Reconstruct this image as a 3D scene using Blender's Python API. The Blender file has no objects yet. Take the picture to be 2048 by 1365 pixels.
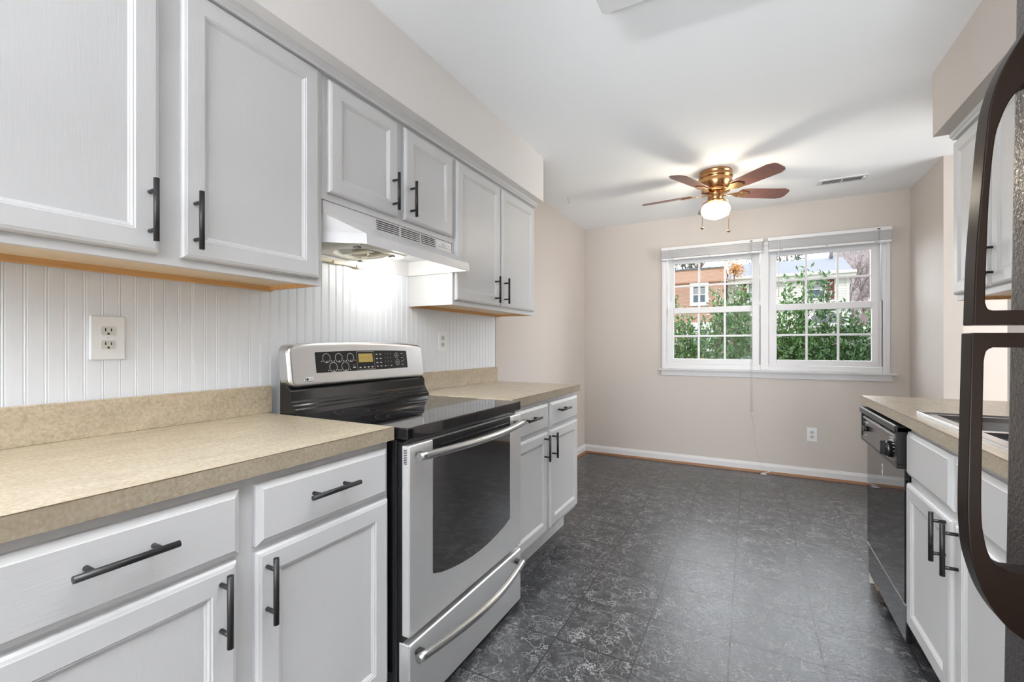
import bpy, bmesh, math, random
from mathutils import Vector, Matrix
S = bpy.context.scene
COL = S.collection
PI = math.pi
rnd = random.Random(7)

# ------------------------------------------------------------------ camera, world, lights, exposure
TH = 0.4868
cd = bpy.data.cameras.new('camera'); cam = bpy.data.objects.new('camera', cd); COL.objects.link(cam)
cam.location = (0, 0, 1.165); cam.rotation_euler = (PI/2, 0, TH)
cd.sensor_width = 36; cd.lens = 36*899.4/2048; cd.shift_y = 9.4/2048; cd.clip_start = .02; cd.clip_end = 300
S.camera = cam
vs = S.view_settings
vs.view_transform = 'Standard'; vs.look = 'None'; vs.gamma = 1; vs.use_curve_mapping = False
vs.exposure = 0.97
S.cycles.use_denoising = True
S.cycles.max_bounces = 10; S.cycles.diffuse_bounces = 6; S.cycles.glossy_bounces = 5
S.cycles.sample_clamp_indirect = 6

w = bpy.data.worlds.new('overcast_sky'); S.world = w; w.use_nodes = True
wt = w.node_tree; bg = wt.nodes['Background']
# overcast sky, brighter on the window side where the veiled sun stands behind the houses
tcw = wt.nodes.new('ShaderNodeTexCoord'); sxw = wt.nodes.new('ShaderNodeSeparateXYZ'); wt.links.new(tcw.outputs['Generated'], sxw.inputs[0])
mrw = wt.nodes.new('ShaderNodeMapRange'); wt.links.new(sxw.outputs['Y'], mrw.inputs['Value'])
for k_, v_ in (('From Min', .08), ('From Max', .6), ('To Min', 1.2), ('To Max', 9.0)): mrw.inputs[k_].default_value = v_
skym = wt.nodes.new('ShaderNodeMath'); skym.operation = 'MULTIPLY'; skym.inputs[1].default_value = .62
wt.links.new(mrw.outputs[0], skym.inputs[0]); wt.links.new(skym.outputs[0], bg.inputs[1])
bg.inputs[0].default_value = (.90, .95, 1, 1)

def lamp(name, kind, loc, rot, power, color=(1, 1, 1), size=None, size_y=None, radius=None):
    l = bpy.data.lights.new(name, kind); l.energy = power; l.color = color
    if kind == 'AREA':
        l.shape = 'RECTANGLE'; l.size = size; l.size_y = size_y or size
    elif kind == 'SUN': l.angle = radius
    else: l.shadow_soft_size = radius
    o = bpy.data.objects.new(name, l); COL.objects.link(o); o.location = loc; o.rotation_euler = rot
    return o
sun = lamp('hazy_sun', 'SUN', (0, 0, 20), (math.radians(50), 0, math.radians(-20)), .9, (1, .96, .9), radius=.2)
lamp('rear_fill_light', 'AREA', (-.2, -5.9, 1.4), (PI/2+.1, 0, -.12), 70, (.97, .98, 1), 2.6, 2.0)  # frontal fill added behind the camera, set in an unseen rear wall opening
lamp('bounced_flash', 'AREA', (-.9, -2.4, 1.3), (PI+.12, 0, 0), 315, (.95, .98, 1), 1.2, .8)
far = lamp('far_ceiling_fill', 'SPOT', (.0, -.6, .72), (math.radians(90+22), 0, math.radians(0)), 130, (.93, .97, 1), radius=.25)  # unseen spot added near the camera only to brighten the far ceiling
far.data.spot_size = math.radians(56); far.data.spot_blend = 1
kl = lamp('kitchen_fixture_light', 'AREA', (-.17, .9, 2.335), (0, 0, 0), 5.5, (.98, .99, 1), .55, 1.05); kl.data.spread = math.radians(112)
lamp('side_room_daylight', 'AREA', (4.35, 2.7, 1.4), (PI/2, 0, PI/2), 118, (1, .985, .97), 3.6, 2.0)
lamp('fan_lamp', 'POINT', (-.224, 3.615, 2.150), (0, 0, 0), 12, (1, .96, .92), radius=.06)
lamp('hood_lamp', 'POINT', (-1.405, 1.55, 1.526), (0, 0, 0), 1.35, (1, .97, .9), radius=.022)

# ------------------------------------------------------------------ materials
def lin(c): return c/12.92 if c <= .04045 else ((c+.055)/1.055)**2.4
def C3(r, g, b): return (lin(r/255), lin(g/255), lin(b/255), 1)
class NT:
    def __init__(s, name):
        s.m = bpy.data.materials.new(name); s.m.use_nodes = True; s.t = s.m.node_tree
        s.b = s.t.nodes['Principled BSDF']; s.out = s.t.nodes['Material Output']
        s.co = None
    def n(s, typ, **kw):
        x = s.t.nodes.new(typ)
        for k, v in kw.items():
            if k in ('operation', 'blend_type', 'data_type', 'feature', 'distance', 'noise_dimensions', 'voronoi_dimensions'): setattr(x, k, v)
            else: x.inputs[k].default_value = v
        return x
    def l(s, a, b): s.t.links.new(a, b)
    def coord(s, scale=(1, 1, 1), loc=(0, 0, 0), world=False):
        if s.co is None:
            s.co = s.t.nodes.new('ShaderNodeNewGeometry').outputs['Position'] if world else s.t.nodes.new('ShaderNodeTexCoord').outputs['Object']
        mp = s.n('ShaderNodeMapping'); mp.inputs['Scale'].default_value = scale; mp.inputs['Location'].default_value = loc
        s.l(s.co, mp.inputs['Vector']); return mp.outputs[0]
    def noise(s, vec, scale, detail=4, rough=.55, dist=0):
        x = s.n('ShaderNodeTexNoise', Scale=scale, Detail=detail, Roughness=rough, Distortion=dist); s.l(vec, x.inputs['Vector']); return x.outputs['Fac']
    def ramp(s, fac, stops):
        x = s.n('ShaderNodeValToRGB'); e = x.color_ramp.elements
        while len(e) < len(stops): e.new(.5)
        for i, (p, c) in enumerate(stops):
            e[i].position = p; e[i].color = c if len(c) == 4 else (*c, 1)
        s.l(fac, x.inputs[0]); return x.outputs[0]
    def bump(s, h, strength, dist=.01, into=None):
        x = s.n('ShaderNodeBump', Strength=strength, Distance=dist); s.l(h, x.inputs['Height'])
        s.l(x.outputs[0], s.b.inputs['Normal']); return x
    def mix(s, fac, a, b, mode='MIX'):
        x = s.n('ShaderNodeMix', data_type='RGBA', blend_type=mode)
        for i, v in ((0, fac), (6, a), (7, b)):
            if hasattr(v, 'is_output'): s.l(v, x.inputs[i])
            else: x.inputs[i].default_value = v
        return x.outputs[2]
    def math(s, op, a, b=0.0):
        x = s.n('ShaderNodeMath', operation=op)
        for i, v in ((0, a), (1, b)):
            if hasattr(v, 'is_output'): s.l(v, x.inputs[i])
            else: x.inputs[i].default_value = v
        return x.outputs[0]
def g3(v): return (v, v, v, 1)
def plain(name, col, rough=.5, metal=0, **kw):
    s = NT(name); s.b.inputs['Base Color'].default_value = col; s.b.inputs['Roughness'].default_value = rough; s.b.inputs['Metallic'].default_value = metal
    f = s.noise(s.coord((1, 1, 1)), kw.get('nscale', 60), 3)
    c2 = tuple(v*.93 for v in col[:3])+(1,)
    s.l(s.mix(f, col, c2), s.b.inputs['Base Color'])
    if kw.get('bump'): s.bump(f, kw['bump'], .002)
    if 'spec' in kw: s.b.inputs['Specular IOR Level'].default_value = kw['spec']
    return s.m
def emitter(name, col, st):
    s = NT(name); s.b.inputs['Base Color'].default_value = col; s.b.inputs['Emission Color'].default_value = col; s.b.inputs['Emission Strength'].default_value = st
    return s.m
M = {}
def painted_wood(name, base, axis):
    s = NT(name); sc = {'z': (60, 60, 3), 'y': (60, 3, 60)}[axis]
    f = s.noise(s.coord(sc), 4, 6, .65, .4)
    sp = s.noise(s.coord((9, 9, 9)), 3, 5, .7)
    wear = s.ramp(s.noise(s.coord(tuple(v*.55 for v in sc)), 5, 8, .75), [(.66, (0, 0, 0)), (.74, (1, 1, 1))])
    patch = s.ramp(sp, [(.5, (0, 0, 0)), (.68, (1, 1, 1))])
    k = s.math('MULTIPLY', wear, patch); k = s.math('MULTIPLY', k, .35)
    col = s.mix(k, base, tuple(v*.62 for v in base[:3])+(1,))
    s.l(col, s.b.inputs['Base Color']); s.b.inputs['Roughness'].default_value = .38
    s.bump(f, .22, .0015); return s.m
M['paint'] = painted_wood('painted_cabinet_wood', (.63, .635, .645, 1), 'z')
M['paint_h'] = painted_wood('painted_drawer_wood', (.63, .635, .645, 1), 'y')
M['black'] = plain('matte_black_metal', (.012, .012, .013, 1), .42, .0)
M['white'] = plain('white_trim_paint', (.72, .72, .735, 1), .35)
M['plastic'] = plain('white_plastic', (.82, .84, .86, 1), .35)
M['cream'] = plain('aged_cream_plastic', (.72, .66, .50, 1), .4, nscale=12)
M['hood'] = plain('hood_enamel', (.72, .72, .73, 1), .3)
M['slot'] = plain('dark_slot', (.02, .02, .02, 1), .7)
def ceiling_mat():
    s = NT('ceiling_paint'); s.b.inputs['Roughness'].default_value = .8
    f = s.noise(s.coord((1, 1, 1)), 2.2, 3); s.l(s.mix(f, (.90, .92, .94, 1), (.88, .90, .92, 1)), s.b.inputs['Base Color'])
    s.bump(s.noise(s.coord(), 240, 2), .06, .002); return s.m
M['ceiling'] = ceiling_mat()
def wall_mat(name, a, b):
    s = NT(name); s.b.inputs['Roughness'].default_value = .62
    f = s.noise(s.coord((1, 1, 1)), 1.6, 4); s.l(s.mix(f, a, b), s.b.inputs['Base Color'])
    s.bump(s.noise(s.coord(), 300, 2), .05, .002); return s.m
M['wall'] = wall_mat('taupe_wall_paint', (.565, .52, .484, 1), (.54, .495, .46, 1))
def bead_mat():
    s = NT('beadboard_paint'); s.b.inputs['Roughness'].default_value = .4
    f = s.noise(s.coord((40, 40, 3)), 5, 5); s.l(s.mix(f, (.79, .825, .875, 1), (.75, .78, .83, 1)), s.b.inputs['Base Color'])
    s.bump(f, .12, .001); return s.m
M['bead'] = bead_mat()
def laminate(name='tan_laminate', k_=1.0):
    s = NT(name); s.b.inputs['Roughness'].default_value = .24
    a = s.noise(s.coord((1, 1, 1)), 120, 5, .7); b = s.noise(s.coord((1, .35, 1)), 26, 6, .7)
    c = s.ramp(a, [(.25, (.38, .305, .215)), (.5, (.52, .45, .345)), (.75, (.63, .56, .455))])
    d = s.ramp(b, [(.3, (.80*k_, .78*k_, .74*k_)), (.7, (k_, k_*.985, k_*.96))])
    s.l(s.mix(1.0, c, d, 'MULTIPLY'), s.b.inputs['Base Color']); s.bump(a, .05, .001); return s.m
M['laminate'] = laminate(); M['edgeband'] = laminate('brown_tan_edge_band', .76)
M['seam'] = plain('laminate_seam', (.16, .11, .07, 1), .5)
def wood(name, a, b, axis='y', rough=.45, sc=5):
    s = NT(name); s.b.inputs['Roughness'].default_value = rough
    v = {'y': (14, 1, 14), 'x': (1, 14, 14), 'z': (14, 14, 1)}[axis]
    f = s.noise(s.coord(v), sc, 6, .6, .6); s.l(s.ramp(f, [(.3, a), (.7, b)]), s.b.inputs['Base Color']); s.bump(f, .1, .001); return s.m
M['rawwood'] = wood('orange_raw_wood', (.55, .30, .11, 1), (.70, .42, .18, 1))
M['palewood'] = wood('pale_cabinet_underside', (.72, .55, .36, 1), (.80, .65, .46, 1))
M['shoe'] = wood('brown_shoe_moulding', (.22, .10, .045, 1), (.34, .17, .08, 1), 'x')
M['blade'] = wood('red_brown_blade_wood', (.12, .046, .034, 1), (.19, .082, .064, 1), 'x', .3)
def steel(name, ax, v=.95, r=.36, metal=.76):
    s = NT(name); s.b.inputs['Metallic'].default_value = metal
    sc = {'y': (220, 3, 220), 'z': (220, 220, 3), 'x': (3, 220, 220)}[ax]
    f = s.noise(s.coord(sc), 4, 4, .6)
    s.l(s.ramp(f, [(.3, g3(v*.94)), (.7, g3(v))]), s.b.inputs['Base Color'])
    s.l(s.ramp(f, [(.2, g3(r-.05)), (.8, g3(r+.08))]), s.b.inputs['Roughness'])
    s.b.inputs['Anisotropic'].default_value = .6
    tg = s.n('ShaderNodeTangent'); tg.direction_type = 'RADIAL'; tg.axis = 'Z'; s.l(tg.outputs[0], s.b.inputs['Tangent'])
    s.bump(f, .05, .0005); return s.m
M['panelsteel'] = steel('control_panel_steel', 'y', .62, .30, 1); M['bar'] = plain('satin_steel_bar', (.58, .58, .57, 1), .27, 1, nscale=30); M['steel'] = steel('brushed_stainless', 'y'); M['sinksteel'] = plain('sink_stainless', (.66, .66, .67, 1), .24, 1, nscale=25)
M['bgloss'] = plain('gloss_black_enamel', (.008, .008, .009, 1), .12)
M['bglass'] = plain('black_glass', (.006, .006, .008, 1), .04)
M['ovenglass'] = plain('oven_window_glass', (.008, .008, .010, 1), .05); M['ovenglass'].node_tree.nodes['Principled BSDF'].inputs['IOR'].default_value = 2.6
M['bsatin'] = plain('satin_black_panel', (.012, .012, .012, 1), .3, spec=.25)
M['print'] = plain('printed_white_marks', (.62, .62, .60, 1), .5)
M['brass'] = plain('polished_brass', (.50, .27, .12, 1), .24, 1)
M['globe'] = None
def globe():
    s = NT('warm_opal_glass'); e = s.n('ShaderNodeEmission', Strength=.52); e.inputs[0].default_value = (1, .93, .62, 1)
    d = s.n('ShaderNodeBsdfDiffuse'); d.inputs[0].default_value = (.3, .28, .22, 1); a = s.n('ShaderNodeAddShader')
    t_ = s.n('ShaderNodeBsdfTransparent'); t_.inputs[0].default_value = (1, .95, .82, 1); mx = s.n('ShaderNodeMixShader', Fac=.5)
    s.l(e.outputs[0], a.inputs[0]); s.l(d.outputs[0], a.inputs[1]); s.l(a.outputs[0], mx.inputs[1]); s.l(t_.outputs[0], mx.inputs[2]); s.l(mx.outputs[0], s.out.inputs[0]); return s.m
M['globe'] = globe()
M['bulb'] = emitter('lit_bulb', (1, .97, .9, 1), 3)
M['diffuser'] = emitter('acrylic_diffuser', (.62, .63, .63, 1), .04)
M['lcd'] = emitter('amber_display', (.30, .22, .06, 1), .16)
def glassmat():
    s = NT('window_glass'); t = s.n('ShaderNodeBsdfTransparent'); gl = s.n('ShaderNodeBsdfGlossy', Roughness=.02)
    m = s.n('ShaderNodeMixShader'); f = s.n('ShaderNodeFresnel', IOR=1.12); s.l(f.outputs[0], m.inputs[0]); s.l(t.outputs[0], m.inputs[1]); s.l(gl.outputs[0], m.inputs[2]); s.l(m.outputs[0], s.out.inputs[0]); return s.m
M['glass'] = glassmat()
def floor_mat():
    s = NT('slate_vinyl_tile'); b = s.b
    TX, TY = .3075, .310
    co = s.coord((1/TX, 1/TY, 1), (.069/TX+10, -1.663/TY+20, 0))
    sep = s.n('ShaderNodeSeparateXYZ'); s.l(co, sep.inputs[0])
    def edge(o):
        fr = s.math('FRACT', o); a = s.math('SUBTRACT', fr, .5); a = s.math('ABSOLUTE', a); return s.math('SUBTRACT', .5, a)
    ex, ey = edge(sep.outputs[0]), edge(sep.outputs[1])
    gx = s.math('LESS_THAN', ex, .009); gy = s.math('LESS_THAN', ey, .011)
    gr = s.math('MAXIMUM', gx, gy)
    fl = s.n('ShaderNodeVectorMath'); fl.operation = 'FLOOR'; s.l(co, fl.inputs[0])
    wn = s.n('ShaderNodeTexWhiteNoise'); s.l(fl.outputs[0], wn.inputs['Vector'])
    off = s.n('ShaderNodeVectorMath'); off.operation = 'MULTIPLY_ADD'; s.l(wn.outputs['Color'], off.inputs[0]); off.inputs[1].default_value = (7, 7, 7)
    s.l(s.co, off.inputs[2]); vec = off.outputs[0]
    # warped veins
    nz = s.n('ShaderNodeTexNoise', Scale=7.0, Detail=5.0, Roughness=.6); s.l(vec, nz.inputs['Vector'])
    wv = s.n('ShaderNodeVectorMath'); wv.operation = 'MULTIPLY_ADD'; s.l(nz.outputs['Color'], wv.inputs[0]); wv.inputs[1].default_value = (.32, .32, .32); s.l(vec, wv.inputs[2])
    def veins(scale, wdt):
        v = s.n('ShaderNodeTexVoronoi', feature='DISTANCE_TO_EDGE', Scale=scale); s.l(wv.outputs[0], v.inputs['Vector'])
        return s.ramp(v.outputs['Distance'], [(0, (1, 1, 1)), (wdt, (0, 0, 0))])
    v1 = veins(10, .034); v2 = veins(24, .055); v3 = veins(52, .09)
    mask = s.ramp(s.noise(vec, 9, 4, .6), [(.40, (.12, .12, .12)), (.60, (1, 1, 1))])
    mask2 = s.ramp(s.noise(vec, 14, 4, .6, .5), [(.42, (.05, .05, .05)), (.62, (1, 1, 1))])
    mask3 = s.ramp(s.noise(vec, 19, 4, .6, .5), [(.48, (0, 0, 0)), (.66, (1, 1, 1))])
    k3 = s.math('MULTIPLY', s.math('MULTIPLY', v3, mask3), .4)
    k = s.math('ADD', s.math('MULTIPLY', v1, mask), s.math('MULTIPLY', s.math('MULTIPLY', v2, mask2), .7)); k = s.math('MINIMUM', s.math('ADD', k, k3), 1)
    base = s.ramp(s.noise(vec, 16, 8, .7), [(.3, (.020, .021, .024)), (.55, (.040, .042, .047)), (.75, (.070, .072, .079))])
    col = s.mix(s.math('MULTIPLY', k, .62), base, (.46, .46, .46, 1))
    col = s.mix(gr, col, (.018, .018, .02, 1)); s.l(col, b.inputs['Base Color'])
    b.inputs['Roughness'].default_value = .30; b.inputs['Specular IOR Level'].default_value = .6
    hh = s.math('ADD', s.math('MULTIPLY', s.noise(vec, 60, 5, .6, 1.0), .6), s.math('MULTIPLY', k, .25)); hh = s.math('SUBTRACT', hh, s.math('MULTIPLY', gr, .8))
    s.bump(hh, .45, .004); return s.m
M['floor'] = floor_mat()
def pebbled():
    s = NT('pebbled_black_steel'); s.b.inputs['Base Color'].default_value = (.016, .012, .011, 1); s.b.inputs['Roughness'].default_value = .22
    s.b.inputs['Specular IOR Level'].default_value = .8
    v = s.noise(s.coord((1, 1, 1)), 150, 3, .5, .6); s.bump(v, .5, .004); return s.m
M['pebble'] = pebbled()
M['handleplastic'] = plain('dark_brown_handle_plastic', (.009, .0055, .004, 1), .3, spec=.3)
hb = M['handleplastic'].node_tree.nodes['Principled BSDF']; hb.inputs['IOR'].default_value = 1.18
M['gasket'] = plain('white_gasket', (.7, .7, .68, 1), .6)
M['fob'] = plain('wood_fob', (.20, .12, .07, 1), .4)

# ------------------------------------------------------------------ mesh builder
class MB:
    def __init__(s): s.v = []; s.f = []; s.sm = []
    def add(s, v, f, smooth=False):
        k = len(s.v); s.v += [tuple(p) for p in v]; s.f += [tuple(i+k for i in q) for q in f]; s.sm += [smooth]*len(f); return s
    def box(s, x0, x1, y0, y1, z0, z1, b=0, seg=2):
        x0, x1 = min(x0, x1), max(x0, x1); y0, y1 = min(y0, y1), max(y0, y1); z0, z1 = min(z0, z1), max(z0, z1)
        if b <= 0:
            v = [(x, y, z) for x in (x0, x1) for y in (y0, y1) for z in (z0, z1)]
            return s.add(v, [(0, 1, 3, 2), (4, 6, 7, 5), (0, 4, 5, 1), (2, 3, 7, 6), (0, 2, 6, 4), (1, 5, 7, 3)])
        bm = bmesh.new(); bmesh.ops.create_cube(bm, size=1)
        for v in bm.verts: v.co = ((x0+x1)/2+v.co.x*(x1-x0), (y0+y1)/2+v.co.y*(y1-y0), (z0+z1)/2+v.co.z*(z1-z0))
        b = min(b, .49*min(x1-x0, y1-y0, z1-z0))
        bmesh.ops.bevel(bm, geom=bm.edges[:], offset=b, segments=seg, affect='EDGES', profile=.5)
        return s.bm(bm)
    def bm(s, bm, smooth=False):
        bm.verts.index_update(); s.add([v.co[:] for v in bm.verts], [[v.index for v in f.verts] for f in bm.faces], smooth); bm.free(); return s
    def loft(s, loops, cap0=True, cap1=True, smooth=False, closed=True):
        n = len(loops[0]); v = [p for L in loops for p in L]; f = []
        for i in range(len(loops)-1):
            for j in range(n if closed else n-1):
                k = (j+1) % n; f.append((i*n+j, i*n+k, (i+1)*n+k, (i+1)*n+j))
        s.add(v, f, smooth)
        if cap0: s.add(loops[0], [tuple(range(n))[::-1]])
        if cap1: s.add(loops[-1], [tuple(range(n))])
        return s
    def tube(s, pts, r, seg=10, caps=True, smooth=True):
        pts = [Vector(p) for p in pts]; n = len(pts); rs = r if isinstance(r, (list, tuple)) else [r]*n
        t = (pts[1]-pts[0]).normalized(); up = Vector((0, 0, 1)) if abs(t.z) < .9 else Vector((1, 0, 0))
        a = t.cross(up).normalized(); loops = []
        for i in range(n):
            d = ((pts[min(i+1, n-1)]-pts[i]).normalized()+(pts[i]-pts[max(i-1, 0)]).normalized())
            d = d.normalized() if d.length > 1e-6 else t
            a = (a-d*a.dot(d)).normalized(); b = d.cross(a)
            loops.append([tuple(pts[i]+(a*math.cos(q)+b*math.sin(q))*rs[i]) for q in (2*PI*j/seg for j in range(seg))])
        return s.loft(loops, caps, caps, smooth)
    def cyl(s, p0, p1, r, seg=16): return s.tube([p0, p1], r, seg)
    def lathe(s, prof, c, seg=32, smooth=True, cap0=False, cap1=False):
        loops = [[(c[0]+r*math.cos(2*PI*j/seg), c[1]+r*math.sin(2*PI*j/seg), c[2]+z) for j in range(seg)] for r, z in prof]
        return s.loft(loops, cap0, cap1, smooth)
    def prism(s, poly, ax, a0, a1):
        def P(u, v, a): return {'X': (a, u, v), 'Y': (u, a, v), 'Z': (u, v, a)}[ax]
        return s.loft([[P(u, v, a0) for u, v in poly], [P(u, v, a1) for u, v in poly]])
    def panel(s, X, d, y0, y1, z0, z1, rings):
        "rectangular rings (inset, height) standing off the plane x=X in direction d"
        L = []
        for i, h in rings:
            x = X+d*h; q = [(x, y0+i, z0+i), (x, y1-i, z0+i), (x, y1-i, z1-i), (x, y0+i, z1-i)]
            L.append(q if d > 0 else q[::-1])
        return s.loft(L)
    def xf(s, m):
        s.v = [tuple(m @ Vector(p)) for p in s.v]; return s
def obj(name, mb, mat, parent=None, bevel=0):
    me = bpy.data.meshes.new(name); off = parent_loc(parent)
    me.from_pydata([(p[0]-off[0], p[1]-off[1], p[2]-off[2]) for p in mb.v], [], mb.f)
    for i, p in enumerate(me.polygons): p.use_smooth = mb.sm[i]
    me.validate(); 
    bm = bmesh.new(); bm.from_mesh(me); bmesh.ops.remove_doubles(bm, verts=bm.verts, dist=1e-6); bmesh.ops.recalc_face_normals(bm, faces=bm.faces); bm.to_mesh(me); bm.free()
    me.materials.append(M[mat] if isinstance(mat, str) else mat)
    o = bpy.data.objects.new(name, me); COL.objects.link(o)
    if parent: o.parent = parent
    if bevel:
        b = o.modifiers.new('bevel', 'BEVEL'); b.width = bevel; b.segments = 3; b.limit_method = 'ANGLE'; b.angle_limit = math.radians(40)
    return o
def parent_loc(p):
    L = Vector((0, 0, 0))
    while p: L += p.location; p = p.parent
    return L
def tag(o, label, cat, group=None, kind=None):
    o['label'] = label; o['category'] = cat
    if group: o['group'] = group
    if kind: o['kind'] = kind
    return o
def thing(name, label, cat, loc, group=None):
    o = bpy.data.objects.new(name, None); COL.objects.link(o); o.location = loc; o.empty_display_size = .1
    return tag(o, label, cat, group)
def struct(name, mb, mat, parent=None):
    o = obj(name, mb, mat, parent)
    if not parent: o['kind'] = 'structure'
    return o
def text_mb(mb, txt, size, org, ux, uy, out=.0):
    "lay text with origin org, right vector ux, up vector uy"
    cu = bpy.data.curves.new('t', 'FONT'); cu.body = txt; cu.size = size; cu.align_x = 'CENTER'; cu.align_y = 'CENTER'; cu.resolution_u = 2
    o = bpy.data.objects.new('t', cu); COL.objects.link(o)
    bpy.context.view_layer.update()
    me = bpy.data.meshes.new_from_object(o.evaluated_get(bpy.context.evaluated_depsgraph_get()))
    O, U, V = Vector(org), Vector(ux), Vector(uy)
    mb.add([tuple(O+U*v.co.x+V*v.co.y) for v in me.vertices], [tuple(p.vertices) for p in me.polygons])
    bpy.data.meshes.remove(me); bpy.data.objects.remove(o); bpy.data.curves.remove(cu)

# ------------------------------------------------------------------ room shell
XW, YB, XR, ZC = -1.604, 4.733, 1.146, 2.438
struct('floor', MB().box(-1.8, 4.7, -6.3, 4.9, -.12, 0), 'floor')
struct('ceiling', MB().box(-1.8, 4.7, -6.3, 4.9, ZC, ZC+.2), 'ceiling')
struct('wall_left', MB().box(-1.8, XW, -6.3, 4.9, 0, ZC), 'wall')
WX0, WX1, WZ0, WZ1 = -.768, 1.0, .925, 2.10
struct('wall_back', MB().box(-1.8, WX0, YB, 4.9, 0, ZC).box(WX1, 4.7, YB, 4.9, 0, ZC).box(WX0, WX1, YB, 4.9, 0, WZ0).box(WX0, WX1, YB, 4.9, WZ1, ZC), 'wall')
struct('wall_right', MB().box(XR, 1.243, -1.2, 3.17, 0, ZC), 'wall')
struct('wall_partition', MB().box(XR, 1.243, 4.016, YB, 0, ZC), 'wall')
struct('wall_side_room', MB().box(4.5, 4.7, -6.3, 4.9, 0, ZC), 'wall')
struct('wall_rear', MB().box(-1.8, -1.5, -6.3, -6.1, 0, ZC).box(3.1, 4.7, -6.3, -6.1, 0, ZC).box(-1.5, 3.1, -6.3, -6.1, 0, .4).box(-1.5, 3.1, -6.3, -6.1, 2.4, ZC), 'wall')
struct('wall_soffit_left', MB().box(XW, -1.24, -1.2, 2.80, 2.142, ZC), wall_mat('pale_soffit_paint', (.80, .775, .755, 1), (.77, .75, .73, 1)))
struct('wall_soffit_right', MB().box(.757, XR, -1.2, 2.785, 2.142, ZC), 'wall')
# beadboard backsplash with real grooves
def beadboard():
    mb = MB(); x = XW+.006; pr = [(.1, x)]; y = .385-.0381*7
    while y < 2.74:
        pr += [(y-.0045, x), (y-.0030, x-.0014), (y-.0015, x-.0004), (y, x+.0004), (y+.0015, x-.0004), (y+.0030, x-.0014), (y+.0045, x)]; y += .0381
    pr += [(2.762, x), (2.762, XW), (.1, XW)]
    L = [[(a, b, z) for b, a in pr] for z in (.90, 1.70)]
    return mb.loft(L)
struct('wall_panel_left', beadboard(), 'bead')
struct('trim_1', MB().box(XW, XW+.010, 2.762, 2.772, 1.016, 1.372, .002), plain('panel_edge_strip', (.50, .44, .36, 1), .5))
def profile_run(pr, ax, a0, a1): return MB().prism(pr, ax, a0, a1)
bb = [(0, 0), (.014, 0), (.014, .062), (.010, .072), (.006, .078), (.004, .086), (0, .088)]
struct('baseboard_back', profile_run([(YB-a, b) for a, b in bb], 'X', XW, XR), 'white')
struct('baseboard_left', profile_run([(XW+a, b) for a, b in bb], 'Y', 2.75, YB), 'white')
struct('baseboard_right', profile_run([(XR-a, b) for a, b in bb], 'Y', 4.016, YB), 'white')
qr = [(.014, 0)]+[(.014+.017*math.cos(t), .019*math.sin(t)) for t in (0, .4, .8, 1.2, PI/2)]
struct('trim_2', profile_run([(YB-a, b) for a, b in qr], 'X', XW+.014, XR-.014), 'shoe')
struct('trim_3', profile_run([(XW+a, b) for a, b in qr], 'Y', 2.75, YB-.014), 'shoe')
struct('trim_4', profile_run([(XR-a, b) for a, b in qr], 'Y', 4.016, YB-.014), 'shoe')
# moulding strip under the left soffit
cm = [(-1.318, 2.114), (-1.300, 2.114), (-1.296, 2.122), (-1.290, 2.126), (-1.288, 2.142), (-1.318, 2.142)]
struct('trim_5', profile_run(cm, 'Y', .14, 2.812), 'paint_h')
struct('trim_6', profile_run([(.845-(a+1.318), b) for a, b in cm], 'Y', 2.04, 2.79), 'paint_h')

# ------------------------------------------------------------------ window
win = bpy.data.objects.new('window_1', None); COL.objects.link(win); win.location = (.116, YB, .93); win['kind'] = 'structure'
def wpart(name, mb, mat='white', parent=None): return obj(name, mb, mat, parent or win)
yo = YB-.018
cas = MB()
cas.box(-.785, -.760, yo, YB+.10, .935, 2.115, .003).box(.993, 1.018, yo, YB+.10, .935, 2.115, .003)
cas.box(-.760, -.742, YB-.008, YB+.10, .935, 2.10).box(.972, .993, YB-.008, YB+.10, .935, 2.10)
cas.box(-.76, .993, yo, YB+.10, 2.08, 2.115, .003).box(.084, .150, yo+.006, YB+.11, .945, 2.08, .003).box(-.742, .972, YB-.006, YB+.12, .935, .985, .004)
wpart('window_frame', cas)
wpart('window_sill', MB().prism([(YB, .935), (YB-.052, .935), (YB-.055, .930), (YB-.052, .922), (YB, .922)], 'X', -.812, 1.056).prism([(YB, .922), (YB-.024, .922), (YB-.020, .905), (YB-.014, .870), (YB, .866)], 'X', -.79, 1.034))
for x0, x1, gx0, gx1 in ((-.735, .080, -.675, .018), (.152, .967, .214, .902)):
    def sash(za, zb, ga, gb, ya, yb):
        m = MB().box(x0, gx0, ya, yb, za, zb, .003).box(gx1, x1, ya, yb, za, zb, .003).box(gx0, gx1, ya, yb, za, ga, .003).box(gx0, gx1, ya, yb, gb, zb, .003)
        return m
    def grid(ga, gb, y):
        m = MB(); W = gx1-gx0; h = (ga+gb)/2
        for k in (1, 2):
            xx = gx0+W*k/3; m.box(xx-.009, xx+.009, y-.004, y+.004, ga, gb, .003)
        m.box(gx0, gx1, y-.0035, y+.0035, h-.009, h+.009, .003); return m
    up = wpart('upper_sash', sash(1.490, 2.06, 1.535, 1.985, YB+.045, YB+.08))
    wpart('glazing_bars', grid(1.535, 1.985, YB+.06), 'white', up); wpart('glass_pane', MB().box(gx0, gx1, YB+.067, YB+.070, 1.535, 1.985), 'glass', up)
    lo = wpart('lower_sash', sash(.987, 1.540, 1.037, 1.484, YB+.004, YB+.040))
    wpart('glazing_bars', grid(1.037, 1.484, YB+.020), 'white', lo); wpart('glass_pane', MB().box(gx0, gx1, YB+.028, YB+.031, 1.037, 1.484), 'glass', lo)
    wpart('sash_track', MB().box(x1+.001, x1+.004, YB+.002, YB+.006, .99, 1.54), 'slot', lo)
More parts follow.
